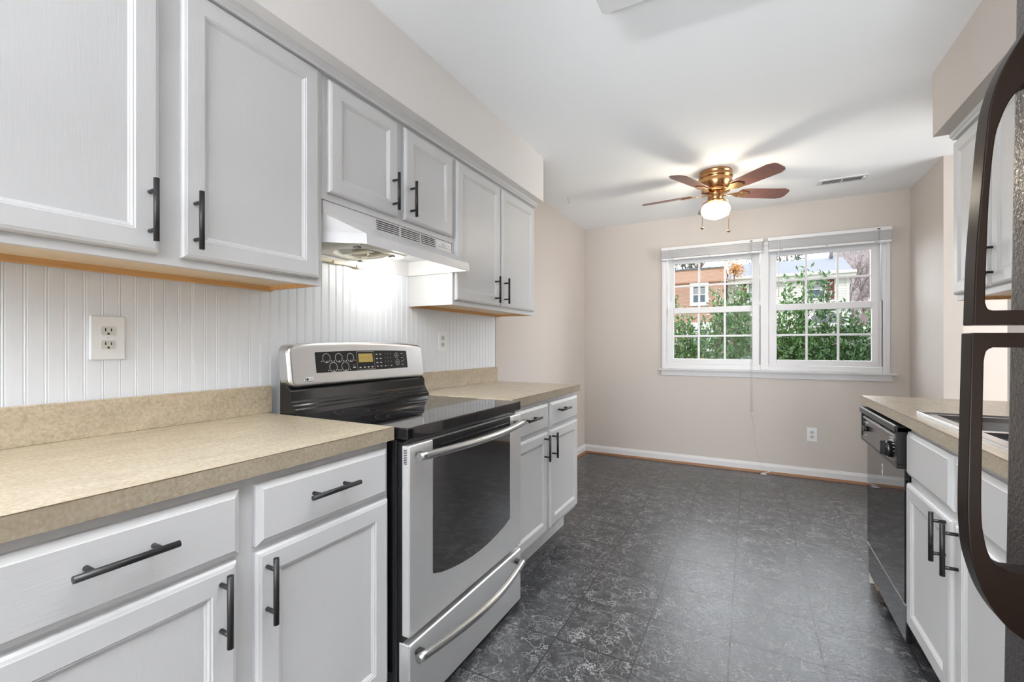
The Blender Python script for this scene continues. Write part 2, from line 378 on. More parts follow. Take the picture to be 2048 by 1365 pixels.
# ------------------------------------------------------------------ blinds
M['slat'] = plain('white_blind_slat', (.50, .50, .515, 1), .35)
def blind(x0, x1, label, wand_x, cord_x):
    t = thing('window_blind', label, 'blind', ((x0+x1)/2, 4.68, 2.14), 'raised blinds on the window')
    ya, yb = 4.655, 4.712
    obj('headrail', MB().box(x0, x1, ya, yb, 2.108, 2.138, .002), 'white', t)
    m = MB(); n = 13
    for i in range(n):
        z = 2.033+i*.0057; dx = rnd.uniform(-.003, .003); yy = rnd.uniform(-.002, .002)
        m.prism([(ya+.004+yy, z), (ya+.028+yy, z+.0022), (yb-.006+yy, z), (yb-.006+yy, z+.0046), (ya+.028+yy, z+.0068), (ya+.004+yy, z+.0046)], 'X', x0+.006+dx, x1-.006+dx)
    obj('slat_stack', m, 'slat', t)
    obj('bottom_rail', MB().box(x0+.004, x1-.004, ya+.004, yb-.006, 2.012, 2.031, .003), 'white', t)
    for f in (.12, .5, .88):
        lad = MB(); xx = x0+(x1-x0)*f; lad.box(xx-.002, xx+.002, ya+.001, ya+.003, 2.012, 2.11).box(xx-.009, xx+.009, ya+.000, ya+.004, 2.010, 2.030)
        obj('ladder_tape', lad, 'slat', t)
    obj('tilt_wand', MB().tube([(wand_x, ya-.004, 2.108), (wand_x, ya-.006, 1.60)], .0035, 6), 'white', t)
    return t, ya
b1, ya = blind(-.782, .104, 'white raised mini blind on the left half of the window', -.69, .0)
obj('pull_cord', MB().tube([(.0, ya-.004, 2.115), (.002, ya-.004, 1.2), (.006, ya+.01, .55)], .0012, 5).tube([(.012, ya-.004, 2.115), (.012, ya-.004, 1.2), (.018, ya+.01, .55)], .0012, 5).tube([(.012, ya+.01, .55), (.05, ya+.04, .2), (.11, 4.69, .035)], .0010, 5), 'slat', b1)
for q in (.004, .020): obj('cord_tassel', MB().lathe([(.002, .03), (.006, .02), (.007, 0), (.001, 0)], (q, ya+.01, .525), 8), 'white', b1)
obj('cord_lock', MB().box(.0, .02, ya-.003, ya, 2.118, 2.126), 'black', b1)
b2, ya = blind(.142, 1.018, 'white raised mini blind on the right half of the window', .225, .95)
obj('pull_cord', MB().tube([(.935, ya-.004, 2.115), (.937, ya-.004, 1.0)], .0012, 5).tube([(.928, ya-.004, 2.115), (.928, ya-.004, 1.0)], .0012, 5), 'slat', b2)
obj('cord_lock', MB().box(.922, .942, ya-.003, ya, 2.118, 2.126), 'black', b2)
sc_ = MB().tube([(.10, 4.672, .012), (.125, 4.655, .022), (.15, 4.668, .026), (.17, 4.69, .034)], .004, 6).box(.085, .13, 4.640, 4.662, .002, .010, .002)
tag(obj('cord_cleat', sc_, 'plastic'), 'small white plastic cord cleat lying on the floor at the baseboard', 'cord cleat')

# ------------------------------------------------------------------ cabinets
DOOR = [(0, 0), (0, .011), (.004, .0165), (.009, .0182), (.011, .0192), (.052, .0192), (.0545, .0172), (.0575, .0168), (.0605, .0138), (.063, .0128), (.0655, .0110)]
DRAW = [(0, 0), (0, .010), (.003, .0125), (.013, .0178), (.0145, .0192)]
def pull(parent, X, d, y, z, vertical=True, L=.152, name='handle'):
    m = MB(); xb = X+d*.034
    if vertical:
        m.cyl((xb, y, z-L/2), (xb, y, z+L/2), .0062, 14)
        for q in (-.048, .048): m.cyl((X, y, z+q), (xb, y, z+q), .0048, 10)
    else:
        m.cyl((xb, y-L/2, z), (xb, y+L/2, z), .0062, 14)
        for q in (-.048, .048): m.cyl((X, y+q, z), (xb, y+q, z), .0048, 10)
    return obj(name, m, 'black', parent)
def door(root, X, d, y0, y1, z0, z1, hy, hz, L=.152):
    o = obj('door', MB().panel(X, d, y0, y1, z0, z1, DOOR), 'paint', root)
    if hy is not None: pull(o, X+d*.018, d, hy, hz, True, L)
    return o
def drawer(root, X, d, y0, y1, z0, z1, hy=None, hz=None, L=.152, name='drawer'):
    o = obj(name, MB().panel(X, d, y0, y1, z0, z1, DRAW), 'paint_h', root)
    if hy is not None: pull(o, X+d*.018, d, hy, hz, False, L)
    return o
def upper(label, XB, XF, y0, y1, z0, z1, doors, wood_under=True, group=None):
    d = 1 if XF > XB else -1
    t = thing('wall_cabinet', label, 'cabinet', ((XB+XF)/2, (y0+y1)/2, z0), group)
    m = MB(); rec = .016 if wood_under else 0
    m.box(XB, XF, y0, y1, z0+rec, z1)
    if rec:
        m.box(XF-d*.02, XF, y0, y1, z0, z0+rec); m.box(XB, XF-d*.02, y0, y0+.004, z0, z0+rec).box(XB, XF-d*.02, y1-.004, y1, z0, z0+rec)
    obj('cabinet_body', m, 'paint', t)
    if rec:
        obj('underside_panel', MB().box(XB+d*.002, XF-d*.021, y0+.005, y1-.005, z0+rec-.003, z0+rec-.0005), 'palewood', t)
        obj('hanging_rail', MB().box(XB+d*.003, XB+d*.020, y0+.005, y1-.005, z0-.004, z0+rec-.003).box(XB+d*.02, XF-d*.021, y1-.016, y1-.005, z0, z0+rec-.003).box(XB+d*.02, XF-d*.021, y0+.005, y0+.016, z0, z0+rec-.003), 'rawwood', t)
    for (a, b, za, zb, hy, hz) in doors: door(t, XF, d, a, b, za, zb, hy, hz)
    return t
XU = -1.318; XBK = XW+.007; GL = 'white wall cabinets on the left'
upper('tall white wall cabinet left of the hood, with two doors and black bar pulls', XBK, XU, .15, 1.073, 1.372, 2.142,
      [(.168, .582, 1.394, 2.108, .558, 1.494), (.632, 1.052, 1.394, 2.108, .660, 1.493)], group=GL)
upper('short white two-door wall cabinet directly above the range hood', XBK, XU, 1.074, 1.850, 1.678, 2.142,
      [(1.093, 1.442, 1.704, 2.10, 1.408, 1.797), (1.483, 1.832, 1.704, 2.10, 1.517, 1.796)], False, group=GL)
upper('white wall cabinet right of the hood, with glossy door panels, nearest the window', XBK, XU, 1.851, 2.805, 1.372, 2.142,
      [(1.867, 2.315, 1.396, 2.10, 2.249, 1.487), (2.332, 2.786, 1.396, 2.10, 2.358, 1.490)], group=GL)
upper('white wall cabinet on the right, seen edge-on behind the refrigerator handle', XR-.002, .845, 2.05, 2.80, 1.372, 2.142,
      [(2.07, 2.415, 1.398, 2.10, 2.395, 1.497), (2.432, 2.785, 1.398, 2.10, 2.455, 1.497)])

def base(label, XB, XF, y0, y1, drawers, doors, kick, group=None, dname='drawer'):
    d = 1 if XF > XB else -1
    t = thing('base_cabinet', label, 'cabinet', ((XB+XF)/2, (y0+y1)/2, 0), group)
    if dname == 'drawer': mb = MB().box(XB, XF, y0, y1, .135, .875)
    else: mb = MB().box(XF-d*.02, XF, y0, y1, .135, .875).box(XB, XF-d*.02, y0, y0+.016, .135, .875).box(XB, XF-d*.02, y1-.016, y1, .135, .875).box(XB, XB+d*.01, y0, y1, .135, .875).box(XB, XF, y0, y1, .135, .15)
    obj('cabinet_body', mb, 'paint', t)
    obj('toe_kick', MB().box(XB, XF-d*kick, y0, y1, 0, .135), 'paint_h', t)
    for a in drawers: drawer(t, XF, d, *a, name=dname)
    for a in doors: door(t, XF, d, *a)
    return t
XF = -.992; GB = 'white base cabinets on the left'
base('white base cabinet in the near left corner with wide drawers over doors', XBK, XF, .14, 1.047,
     [(.166, .587, .712, .853, .3765, .796, .150), (.623, 1.035, .712, .853, .817, .793, .152)],
     [(.166, .580, .140, .702, .544, .619, .149), (.622, 1.036, .140, .699, .645, .613, .149)], .075, GB)
base('white base cabinet between the range and the window wall', XBK, XF, 1.832, 2.745,
     [(1.846, 2.270, .712, .850, 2.03, .797), (2.302, 2.736, .712, .850, 2.455, .799)],
     [(1.846, 2.258, .155, .696, 2.211, .617, .140), (2.298, 2.736, .155, .696, 2.318, .614, .140)], .08, GB)
def counter(label, XB, XFr, y0, y1, splash, hole=None, group=None):
    d = 1 if XFr > XB else -1
    t = thing('countertop', label, 'countertop', ((XB+XFr)/2, (y0+y1)/2, .876), group)
    z0, z1 = .876, .9165; m = MB()
    if hole:
        a, b, c, e = hole; lo, hi = min(XB, XFr), max(XB, XFr)
        m.box(lo, hi, y0, c, z0, z1).box(lo, hi, e, y1, z0, z1).box(lo, a, c, e, z0, z1).box(b, hi, c, e, z0, z1)
    else: m.box(XB, XFr, y0, y1, z0, z1, .0012, 1)
    obj('worktop', m, 'laminate', t)
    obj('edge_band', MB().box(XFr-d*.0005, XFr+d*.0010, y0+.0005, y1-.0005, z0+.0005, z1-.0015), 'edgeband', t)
    obj('edge_seam', MB().box(XFr-d*.001, XFr+d*.0012, y0, y1, z1-.0020, z1-.0004), 'seam', t)
    if splash: obj('backsplash', MB().box(XB, XB+d*.019, y0, splash, z1, 1.0165, .0012, 1), 'laminate', t)
    return t
counter('tan laminate countertop in the near left corner beside the range', XBK, -.965, .14, 1.050, 1.066)
counter('tan laminate countertop on the far side of the range', XBK, -.965, 1.828, 2.752, 2.766)

# ------------------------------------------------------------------ range hood
def hood():
    t = thing('range_hood', 'white under-cabinet range hood over the range with its lamp lit', 'range hood', (-1.46, 1.465, 1.529))
    y0, y1 = 1.083, 1.846; xb = XBK
    # outline (plan) at each level, front-left corner cut off
    def loop(xf, z, ch): return [(xb, y0, z), (xb, y1, z), (xf, y1, z), (xf, y0+ch, z), (xf-ch*1.25, y0, z)]
    outer = [loop(-1.322, 1.677, .002), loop(-1.318, 1.628, .004), loop(-1.216, 1.568, .098), loop(-1.214, 1.531, .10)]
    inner = [loop(-1.222, 1.531, .095), loop(-1.222, 1.562, .095), loop(-1.30, 1.605, .03)]
    inner = [[(min(max(p[0], xb+.004), 9), min(max(p[1], y0+.004), y1-.004), p[2]) for p in L] for L in inner]
    m = MB().loft(outer+inner, True, True); obj('hood_shell', m, 'hood', t)
    # vent grille, three groups of slots on the upper band
    g = MB()
    for a, b in ((1.335, 1.465), (1.478, 1.600), (1.612, 1.715)):
        for k in range(5):
            z = 1.668-k*.0085; x = -1.3208+(1.677-z)*.06; g.box(x-.004, x+.0012, a, b, z-.002, z+.001)
    obj('vent_grille', g, 'slot', t)
    cpl = obj('control_plate', MB().box(-1.322, -1.3165, 1.735, 1.838, 1.642, 1.668, .001), 'plastic', t)
    for q in (1.748, 1.776): obj('rocker_switch', MB().box(-1.3175, -1.313, q, q+.014, 1.648, 1.662, .001), 'hood', cpl)
    obj('switch_marks', MB().box(-1.3168, -1.3160, 1.765, 1.767, 1.649, 1.661).box(-1.3168, -1.3160, 1.793, 1.795, 1.649, 1.661).box(-1.3168, -1.3160, 1.81, 1.825, 1.654, 1.656), 'slot', cpl)
    # fan tray under the hood
    cx, cy, cz = -1.435, 1.36, 1.546
    tray = MB()
    n = 24; R = .098
    sq = []
    for j in range(n):
        a = 2*PI*j/n+PI/4; c, s_ = math.cos(a), math.sin(a); k = .136/max(abs(c), abs(s_)); sq.append((cx+c*k, cy+s_*k))
    ci = [(cx+R*math.cos(2*PI*j/n+PI/4), cy+R*math.sin(2*PI*j/n+PI/4)) for j in range(n)]
    tray.loft([[(x, y, cz+.045) for x, y in sq], [(x, y, cz+.006) for x, y in sq], [(cx+(x-cx)*.96, cy+(y-cy)*.96, cz) for x, y in sq], [(cx+(x-cx)*1.09, cy+(y-cy)*1.09, cz) for x, y in ci], [(x, y, cz+.006) for x, y in ci], [(x, y, cz+.045) for x, y in ci]], False, False)
    fan = obj('exhaust_fan', tray, plain('fan_tray_plastic', (.86, .84, .76, 1), .35), t)
    bl = MB()
    for k in range(4):
        a = k*PI/2+.5; L = []
        for r, tw in ((.022, .75), (.055, .6), (.090, .45)):
            c, s_ = math.cos(a), math.sin(a); w_ = .018+.34*(r-.02)
            p = Vector((cx+c*r, cy+s_*r, cz+.020)); q = Vector((-s_, c, 0))*w_; u = Vector((0, 0, 1))*math.tan(tw)*w_*.6
            L.append([tuple(p-q-u), tuple(p+q+u), tuple(p+q+u+Vector((0, 0, .0015))), tuple(p-q-u+Vector((0, 0, .0015)))])
        bl.loft(L)
    obj('fan_blade', bl, plain('grey_fan_blade', (.55, .55, .53, 1), .4), fan)
    obj('fan_hub', MB().lathe([(.0, -.014), (.022, -.013), (.032, -.008), (.033, .02), (.0, .02)], (cx, cy, cz), 24), 'cream', fan)
    obj('hub_screw', MB().lathe([(.0, -.0155), (.003, -.0155), (.003, -.012)], (cx, cy, cz), 10), 'slot', fan)
    obj('fan_bracket', MB().box(cx+.015, cx+.118, cy+.02, cy+.05, cz-.010, cz-.005, .002), 'cream', fan); obj('fan_bracket', MB().box(cx+.015, cx+.115, cy-.07, cy-.035, cz-.010, cz-.005, .002), 'cream', fan)
    gc = plain('grey_clip', (.25, .25, .25, 1), .5)
    for (a, b) in ((.10, -.11), (.09, .09), (-.10, .10)): obj('spring_clip', MB().box(cx+a-.012, cx+a+.012, cy+b-.009, cy+b+.009, cz-.006, cz), gc, fan)
    obj('wire_channel', MB().box(cx-.158, cx-.141, y0+.02, cy+.17, 1.520, 1.536, .002).box(cx-.162, cx-.134, cy-.02, cy+.02, 1.516, 1.530, .002).box(cx-.162, cx-.134, cy+.11, cy+.14, 1.516, 1.530, .002), 'cream', t)
    obj('lamp_lens', MB().lathe([(.0, -.010), (.022, -.006), (.034, .004), (.036, .02), (.0, .03)], (-1.405, 1.55, 1.566), 20), 'bulb', t)
    obj('lamp_bracket', MB().box(-1.43, -1.38, 1.44, 1.52, 1.578, 1.592, .002), 'cream', t)
    return t
hood()

# ------------------------------------------------------------------ range
def outline_loft(mb, outl, levels, P):
    "outl: list of (y,z) counter-clockwise; levels (inset, height); P(y,z,h)->xyz"
    n = len(outl); L = []
    for ins, h in levels:
        q = []
        for i in range(n):
            p0, p1, p2 = Vector(outl[i-1]), Vector(outl[i]), Vector(outl[(i+1) % n])
            a = (p1-p0).normalized(); b = (p2-p1).normalized(); nn = Vector((-a.y-b.y, a.x+b.x)); k = nn.length
            nn = nn/k*(2/k) if k > .3 else nn; pp = p1+nn*ins; q.append(P(pp.x, pp.y, h))
        L.append(q)
    return mb.loft(L)
def rrect(y0, y1, z0, z1, r, top=0.0, bot=0.0, seg=5, n=10):
    "rounded rectangle, top edge arched by top, bottom edge bulging down by bot"
    pts = []
    ym, hw = (y0+y1)/2, (y1-y0)/2
    for k in range(1, n):
        y = y0+r+(y1-y0-2*r)*k/n; pts.append((y, z0-bot*(1-((y-ym)/hw)**2)))
    def arc(cx, cz, a0):
        return [(cx+r*math.cos(a0+PI/2*k/seg), cz+r*math.sin(a0+PI/2*k/seg)) for k in range(seg+1)]
    pts += arc(y1-r, z0+r, -PI/2)+arc(y1-r, z1-r, 0)
    for k in range(1, n):
        y = y1-r-(y1-y0-2*r)*k/n; pts.append((y, z1+top*(1-((y-ym)/hw)**2)))
    pts += arc(y0+r, z1-r, PI/2)+arc(y0+r, z0+r, PI); return pts
def kitchen_range():
    Y0, Y1 = 1.060, 1.816; XFd = -.915
    t = thing('electric_range', 'stainless and black electric range with a curved oven window, against the left wall', 'range', (-1.23, (Y0+Y1)/2, 0))
    obj('range_body', MB().box(-1.525, -.965, Y0, Y1, .02, .875, .002).box(-.965, -.945, Y0+.004, Y1-.004, .03, .868), 'bgloss', t)
    obj('leg', MB().cyl((-1.0, Y0+.05, 0), (-1.0, Y0+.05, .03), .015), 'black', t); obj('leg', MB().cyl((-1.0, Y1-.05, 0), (-1.0, Y1-.05, .03), .015), 'black', t)
    ct = obj('cooktop', MB().box(-1.500, -.918, Y0-.003, Y1+.003, .876, .9135, .004, 3), 'bglass', t)
    rg = MB()
    for (x, y, r) in ((-1.10, 1.25, .10), (-1.10, 1.63, .115), (-1.34, 1.25, .08), (-1.34, 1.63, .08)):
        for q in (r, r*.6): rg.lathe([(q, .9137), (q+.0012, .9138)], (x, y, 0), 40, False)
    obj('burner_rings', rg, plain('faint_burner_ring', (.12, .12, .12, 1), .3), ct)
    # backguard, lower black part with two grooves, then the tilted stainless panel
    bgp = [(-1.525, .90), (-1.436, .912), (-1.438, .932), (-1.446, .936), (-1.447, .945), (-1.456, .950), (-1.457, .958), (-1.462, .962), (-1.466, .998), (-1.470, 1.003), (-1.490, 1.02), (-1.507, 1.125), (-1.525, 1.125)]
    obj('backguard', MB().prism(bgp, 'Y', Y0, Y1), 'bgloss', t, .002)
    tl = -.135
    def P(y, z, h): return (-1.505+h+(z-1.008)*tl+.045, y, z)
    cp = obj('control_panel', outline_loft(MB(), rrect(Y0-.002, Y1+.002, 1.010, 1.168, .03, .014, -.002), [(0, -.055), (0, -.012), (.003, -.005), (.008, -.001), (.014, 0)], P), 'panelsteel', t)
    kp = obj('keypad_glass', outline_loft(MB(), rrect(1.172, 1.690, 1.060, 1.140, .003, .004, 0), [(0, -.001), (0, .0010), (.001, .0014)], P), 'bsatin', cp)
    pr = MB(); H = .0020
    def ring(y, z, r, w_=.0012, a0=0, a1=2*PI, n=26):
        full = abs(a1-a0-2*PI) < .01
        L = [[P(y+q*math.cos(a0+(a1-a0)*k/n), z+q*math.sin(a0+(a1-a0)*k/n), H) for k in range(n+1)] for q in (r, r+w_)]
        pr.loft(L, False, False, closed=False)
    def dash(y0, y1, z0, z1): pr.add([P(y0, z0, H), P(y1, z0, H), P(y1, z1, H), P(y0, z1, H)], [(0, 1, 2, 3)])
    def txt(s_, y, z, size):
        text_mb(pr, s_, size, P(y, z, H), (0, 1, 0), (tl, 0, 1))
    for y, z, r in ((1.222, 1.116, .0175), (1.282, 1.116, .0175), (1.342, 1.116, .0170), (1.252, 1.080, .0185), (1.312, 1.080, .0185)):
        ring(y, z, r); ring(y, z, r*.93, .0005); dash(y-.001, y+.0025, z-r+.001, z-r+.007)
        for q in (-1, 1): dash(y+q*(r+.006)-.002, y+q*(r+.006)+.002, z-r*.7-.002, z-r*.7+.002)
    dash(1.352, 1.366, 1.072, 1.077); dash(1.354, 1.357, 1.083, 1.085); dash(1.361, 1.364, 1.083, 1.085)
    for a, b, c, e in ((1.376, 1.476, 1.139, 1.1398), (1.376, 1.476, 1.064, 1.0648), (1.376, 1.3767, 1.064, 1.139), (1.4753, 1.476, 1.064, 1.139)): dash(a, b, c, e)
    for y in (1.392, 1.416, 1.438, 1.460): dash(y-.005, y+.005, 1.070, 1.075)
    for z, n in ((1.127, 2), (1.108, 2), (1.090, 2), (1.074, 2)):
        for k in range(n): dash(1.487+k*.023, 1.497+k*.023, z-.0018, z+.0018)
    for i, s_ in enumerate(('1', '2', '3', '4', '5', '6', '7', '8', '9')): txt(s_, 1.543+(i % 3)*.018, 1.128-(i//3)*.0175, .0075)
    txt('0', 1.561, 1.0745, .0075); dash(1.537, 1.547, 1.072, 1.0755); dash(1.574, 1.584, 1.072, 1.0755)
    for y, z, r in ((1.618, 1.120, .011), (1.622, 1.088, .0125)):
        ring(y, z, r); dash(y-.004, y+.004, z-.002, z); ring(y, z, r*.45, .0007)
    for z in (1.128, 1.108, 1.092, 1.076): dash(1.648, 1.662, z-.0008, z+.0008)
    txt('Lo', 1.669, 1.118, .006); txt('Hi', 1.669, 1.100, .006)
    obj('printed_marks', pr, 'print', kp)
    d = obj('display', outline_loft(MB(), rrect(1.386, 1.466, 1.094, 1.131, .001), [(0, .0012), (0, .0024)], P), 'lcd', kp)
    sg = MB()
    for k, y in enumerate((1.398, 1.409, 1.420, 1.431, 1.442, 1.453)):
        sg.add([P(y-.0035, 1.113, .0027), P(y+.0035, 1.113, .0027), P(y+.0035, 1.114, .0027), P(y-.0035, 1.114, .0027)], [(0, 1, 2, 3)])
        sg.add([P(y-.0035, 1.106, .0027), P(y-.0025, 1.106, .0027), P(y-.0025, 1.120, .0027), P(y-.0035, 1.120, .0027)], [(0, 1, 2, 3)])
    obj('display_digits', sg, plain('dark_digits', (.16, .11, .03, 1), .5), d)
    # maker's badge
    bd = obj('badge', outline_loft(MB(), rrect(1.118, 1.156, 1.030, 1.047, .001), [(0, 0), (0, .0016)], P), 'plastic', cp)
    lg = MB(); y, z = 1.1285, 1.0385
    n = 20; lg.loft([[P(y+q*math.cos(2*PI*k/n), z+q*math.sin(2*PI*k/n), .0019) for k in range(n)] for q in (.0001, .0055)], False, False)
    text_mb(lg, 'LG', .0115, P(1.1445, z, .0019), (0, 1, 0), (tl, 0, 1))
    lg.add([P(1.118, 1.030, .0018), P(1.156, 1.030, .0018), P(1.156, 1.0315, .0018), P(1.118, 1.0315, .0018)], [(0, 1, 2, 3)])
    lg.add([P(1.118, 1.030, .0018), P(1.1205, 1.030, .0018), P(1.1205, 1.047, .0018), P(1.118, 1.047, .0018)], [(0, 1, 2, 3)])
    obj('badge_emblem', lg, plain('charcoal_print', (.05, .05, .055, 1), .4), bd)
    # oven door
    def Q(y, z, h): return (XFd+h, y, z)
    od = obj('oven_door', outline_loft(MB(), rrect(Y0+.002, Y1-.002, .272, .858, .004), [(0, -.028), (0, -.003), (.003, 0)], Q), 'steel', t)
    obj('door_window', outline_loft(MB(), rrect(1.176, 1.708, .418, .800, .010, 0, .038, n=16), [(0, -.001), (0, .0012), (.0015, .0016)], Q), 'ovenglass', od)
    vs_ = obj('vent_strip', outline_loft(MB(), rrect(1.176, 1.708, .800, .859, .001), [(0, -.001), (0, .0022), (.001, .0026)], Q), 'bsatin', od)
    for q in (.834, .818): obj('vent_slat', MB().box(XFd+.002, XFd+.0075, 1.20, 1.69, q, q+.004, .001), 'bgloss', vs_)
    sv = MB()
    for k in range(9): sv.box(XFd-.022, XFd-.010, Y0+.0012, Y0+.003, .802+k*.0052, .8045+k*.0052)
    obj('side_vent', sv, 'slot', od)
    def bar(z, r, nm, par, ya, yb, x0, x1):
        pts = []; n = 20
        for k in range(n+1):
            f = k/n; pts.append((x0+(x1-x0)*math.sin(PI*f), ya+(yb-ya)*f, z))
        m = MB().tube(pts, r, 16)
        h = obj(nm, m, 'bar', par)
        for yy in (ya+.03, yb-.03): obj('handle_post', MB().box(XFd, x0+.008, yy-.012, yy+.012, z-.008, z+.008, .003), 'black', h)
    bar(.827, .0135, 'handle', od, Y0+.012, Y1-.030, -.886, -.848)
    dr = obj('storage_drawer', outline_loft(MB(), rrect(Y0+.002, Y1-.002, .022, .250, .004), [(0, -.04), (0, -.004), (.004, 0)], Q), 'steel', t)
    bar(.216, .0135, 'handle', dr, Y0+.008, Y1-.026, -.886, -.845)
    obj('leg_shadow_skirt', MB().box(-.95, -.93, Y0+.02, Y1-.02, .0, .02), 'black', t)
kitchen_range()

# ------------------------------------------------------------------ outlets
def outlet_mesh(t, face_w, face_h, ax, org):
    "duplex outlet, ax maps (u,v,h)->xyz"
    def B(u0, u1, v0, v1, h0, h1, b=0, m=None):
        p = [ax(u0, v0, h0), ax(u1, v1, h1)]; m.box(p[0][0], p[1][0], p[0][1], p[1][1], p[0][2], p[1][2], b)
    m = MB(); B(-face_w/2, face_w/2, -face_h/2, face_h/2, 0, .007, .003, m); obj('cover_plate', m, 'plastic', t)
    for s_ in (-1, 1):
        ou = []
        for k in range(24):
            a = 2*PI*k/24; ou.append((max(-.0165, min(.0165, .0185*math.cos(a))), s_*.0195+max(-.0125, min(.0125, .0185*math.sin(a)))))
        r = obj('receptacle', MB().loft([[ax(u, v, h) for u, v in ou] for h in (.006, .0085)]), plain('grey_white_receptacle', (.62, .62, .58, 1), .4), t)
        mm = MB(); B(-.0078, -.0052, s_*.0195-.001, s_*.0195+.008, .008, .0089, 0, mm); B(.0050, .0074, s_*.0195-.001, s_*.0195+.007, .008, .0089, 0, mm); B(-.0025, .0025, s_*.0195-.0105, s_*.0195-.005, .008, .0089, 0, mm)
        obj('plug_slots', mm, 'slot', r)
    mm = MB(); B(-.003, .003, -.001, .001, .007, .0076, 0, mm); obj('cover_screw', mm, 'print', t)
XP = XW+.0066
for (y, z, fw, lab) in ((.585, 1.187, .079, 'white outlet on the beadboard above the near left countertop'), (2.138, 1.190, .071, 'white outlet on the beadboard just right of the range, over the far countertop')):
    t = thing('wall_outlet', lab, 'outlet', (XP, y, z), 'outlets'); outlet_mesh(t, fw, .122, lambda u, v, h, y=y, z=z: (XP+h, y+u, z+v), None)
t = thing('wall_outlet', 'white outlet low on the taupe wall below the window', 'outlet', (.482, YB, .383), 'outlets'); outlet_mesh(t, .078, .124, lambda u, v, h: (.482+u, YB-h, .383+v), None)

# ------------------------------------------------------------------ ceiling fan
def ceiling_fan():
    cx, cy = -.224, 3.615
    t = thing('ceiling_fan', 'brass flush-mount ceiling fan with red-brown blades and a lit globe', 'ceiling fan', (cx, cy, ZC))
    c = (cx, cy, 0)
    obj('motor_housing', MB().lathe([(.0, ZC), (.112, ZC), (.114, 2.425), (.108, 2.420), (.108, 2.412), (.115, 2.406), (.116, 2.392), (.109, 2.388), (.109, 2.372), (.114, 2.366), (.113, 2.352), (.104, 2.335), (.098, 2.318), (.086, 2.306), (.0, 2.304)], c, 40), 'brass', t)
    obj('vent_band', MB().lathe([(.090, 2.306), (.096, 2.304), (.094, 2.298), (.098, 2.294), (.090, 2.290), (.06, 2.286), (.05, 2.284)], c, 40), 'brass', t)
    obj('switch_housing', MB().lathe([(.05, 2.286), (.055, 2.280), (.050, 2.274), (.053, 2.262), (.053, 2.238), (.049, 2.232), (.062, 2.226), (.064, 2.218), (.050, 2.214)], c, 32), 'brass', t)
    obj('glass_globe', MB().lathe([(.052, 2.220), (.056, 2.212), (.084, 2.200), (.098, 2.178), (.100, 2.160), (.095, 2.138), (.082, 2.118), (.058, 2.106), (.028, 2.100), (.014, 2.092), (.004, 2.088), (.0, 2.088)], c, 40), 'globe', t)
    for k in range(5):
        a = math.radians(-42+72*k)
        m = MB(); r0, r1 = .175, .535; th = .006
        ou = [(r0, -.048), (r0+.06, -.058), (r1-.05, -.066), (r1-.012, -.050), (r1, -.030), (r1, .030), (r1-.012, .050), (r1-.05, .066), (r0+.06, .058), (r0, .048), (r0-.012, .0)]
        m.loft([[(u, v, 0) for u, v in ou], [(u, v, th) for u, v in ou]])
        mat = Matrix.Translation((cx, cy, 2.285)) @ Matrix.Rotation(a, 4, 'Z') @ Matrix.Rotation(math.radians(-13), 4, 'X')
        b = obj('fan_blade', m.xf(mat), 'blade', t, .0015)
        ir = MB(); iu = [(.045, -.012), (.10, -.010), (.135, -.018), (.175, -.040), (.225, -.030), (.245, 0), (.225, .030), (.175, .040), (.135, .018), (.10, .010), (.045, .012)]
        def dz(u): return -.004-(.006 if u < .12 else 0)
        ir.loft([[(u, v, dz(u)-.004) for u, v in iu], [(u, v, dz(u)) for u, v in iu]])
        for (u, v) in ((.185, -.02), (.185, .02), (.225, 0)): ir.cyl((u, v, -.010), (u, v, .001), .005, 8)
        obj('blade_iron', ir.xf(mat), 'brass', b, .001)
    for dx, dy, zb in ((-.085, -.045, 2.035), (.085, .045, 2.015)):
        ch = MB().tube([(cx+dx*.6, cy+dy*.6, 2.245), (cx+dx*.95, cy+dy*.95, 2.235), (cx+dx, cy+dy, 2.21), (cx+dx, cy+dy, zb)], .0014, 6)
        co = obj('pull_chain', ch, 'brass', t)
        obj('chain_fob', MB().lathe([(.0, .010), (.004, .009), (.012, .003), (.013, 0), (.011, -.004), (.004, -.009), (.0, -.010)], (cx+dx, cy+dy, zb-.008), 14), 'fob', co)
ceiling_fan()
# ------------------------------------------------------------------ ceiling register, hook and light box
def register():
    t = thing('ceiling_vent', 'white slotted ceiling register near the window wall', 'vent', (.62, 4.23, ZC))
    x0, x1, y0, y1 = .468, .775, 4.165, 4.290
    m = MB().box(x0, x1, y0, y1, ZC-.006, ZC, .002); obj('register_frame', m, 'white', t)
    sl = MB()
    for a, b in ((x0+.028, x0+.148), (x0+.158, x0+.278)):
        n = 13
        for k in range(n):
            x = a+(b-a)*(k+.5)/n; sl.box(x-.0028, x+.0028, y0+.024, y1-.03, ZC-.0068, ZC-.0058)
    obj('vent_slots', sl, 'slot', t)
    obj('damper_lever', MB().box(x1-.022, x1-.012, 4.20, 4.212, ZC-.014, ZC-.005, .001), 'white', t)
register()
tag(obj('ceiling_hook', MB().tube([(-1.389, 3.66, ZC), (-1.389, 3.66, ZC-.012)], .007, 10).tube([(-1.389, 3.66, ZC-.01)]+[(-1.389+.013*math.sin(a), 3.66, ZC-.026+.013*math.cos(a)) for a in (0, .7, 1.4, 2.1, 2.8, 3.5)], .0025, 6), plain('pale_hook_metal', (.55, .55, .55, 1), .4)), 'small pale metal hook screwed into the ceiling near the left wall', 'hook')
lt = thing('ceiling_light', 'white boxy ceiling light, only its corner showing at the top edge', 'ceiling light', (-.17, .98, ZC))
obj('light_pan', MB().box(-.45, .11, .40, 1.57, ZC-.02, ZC), 'white', lt)
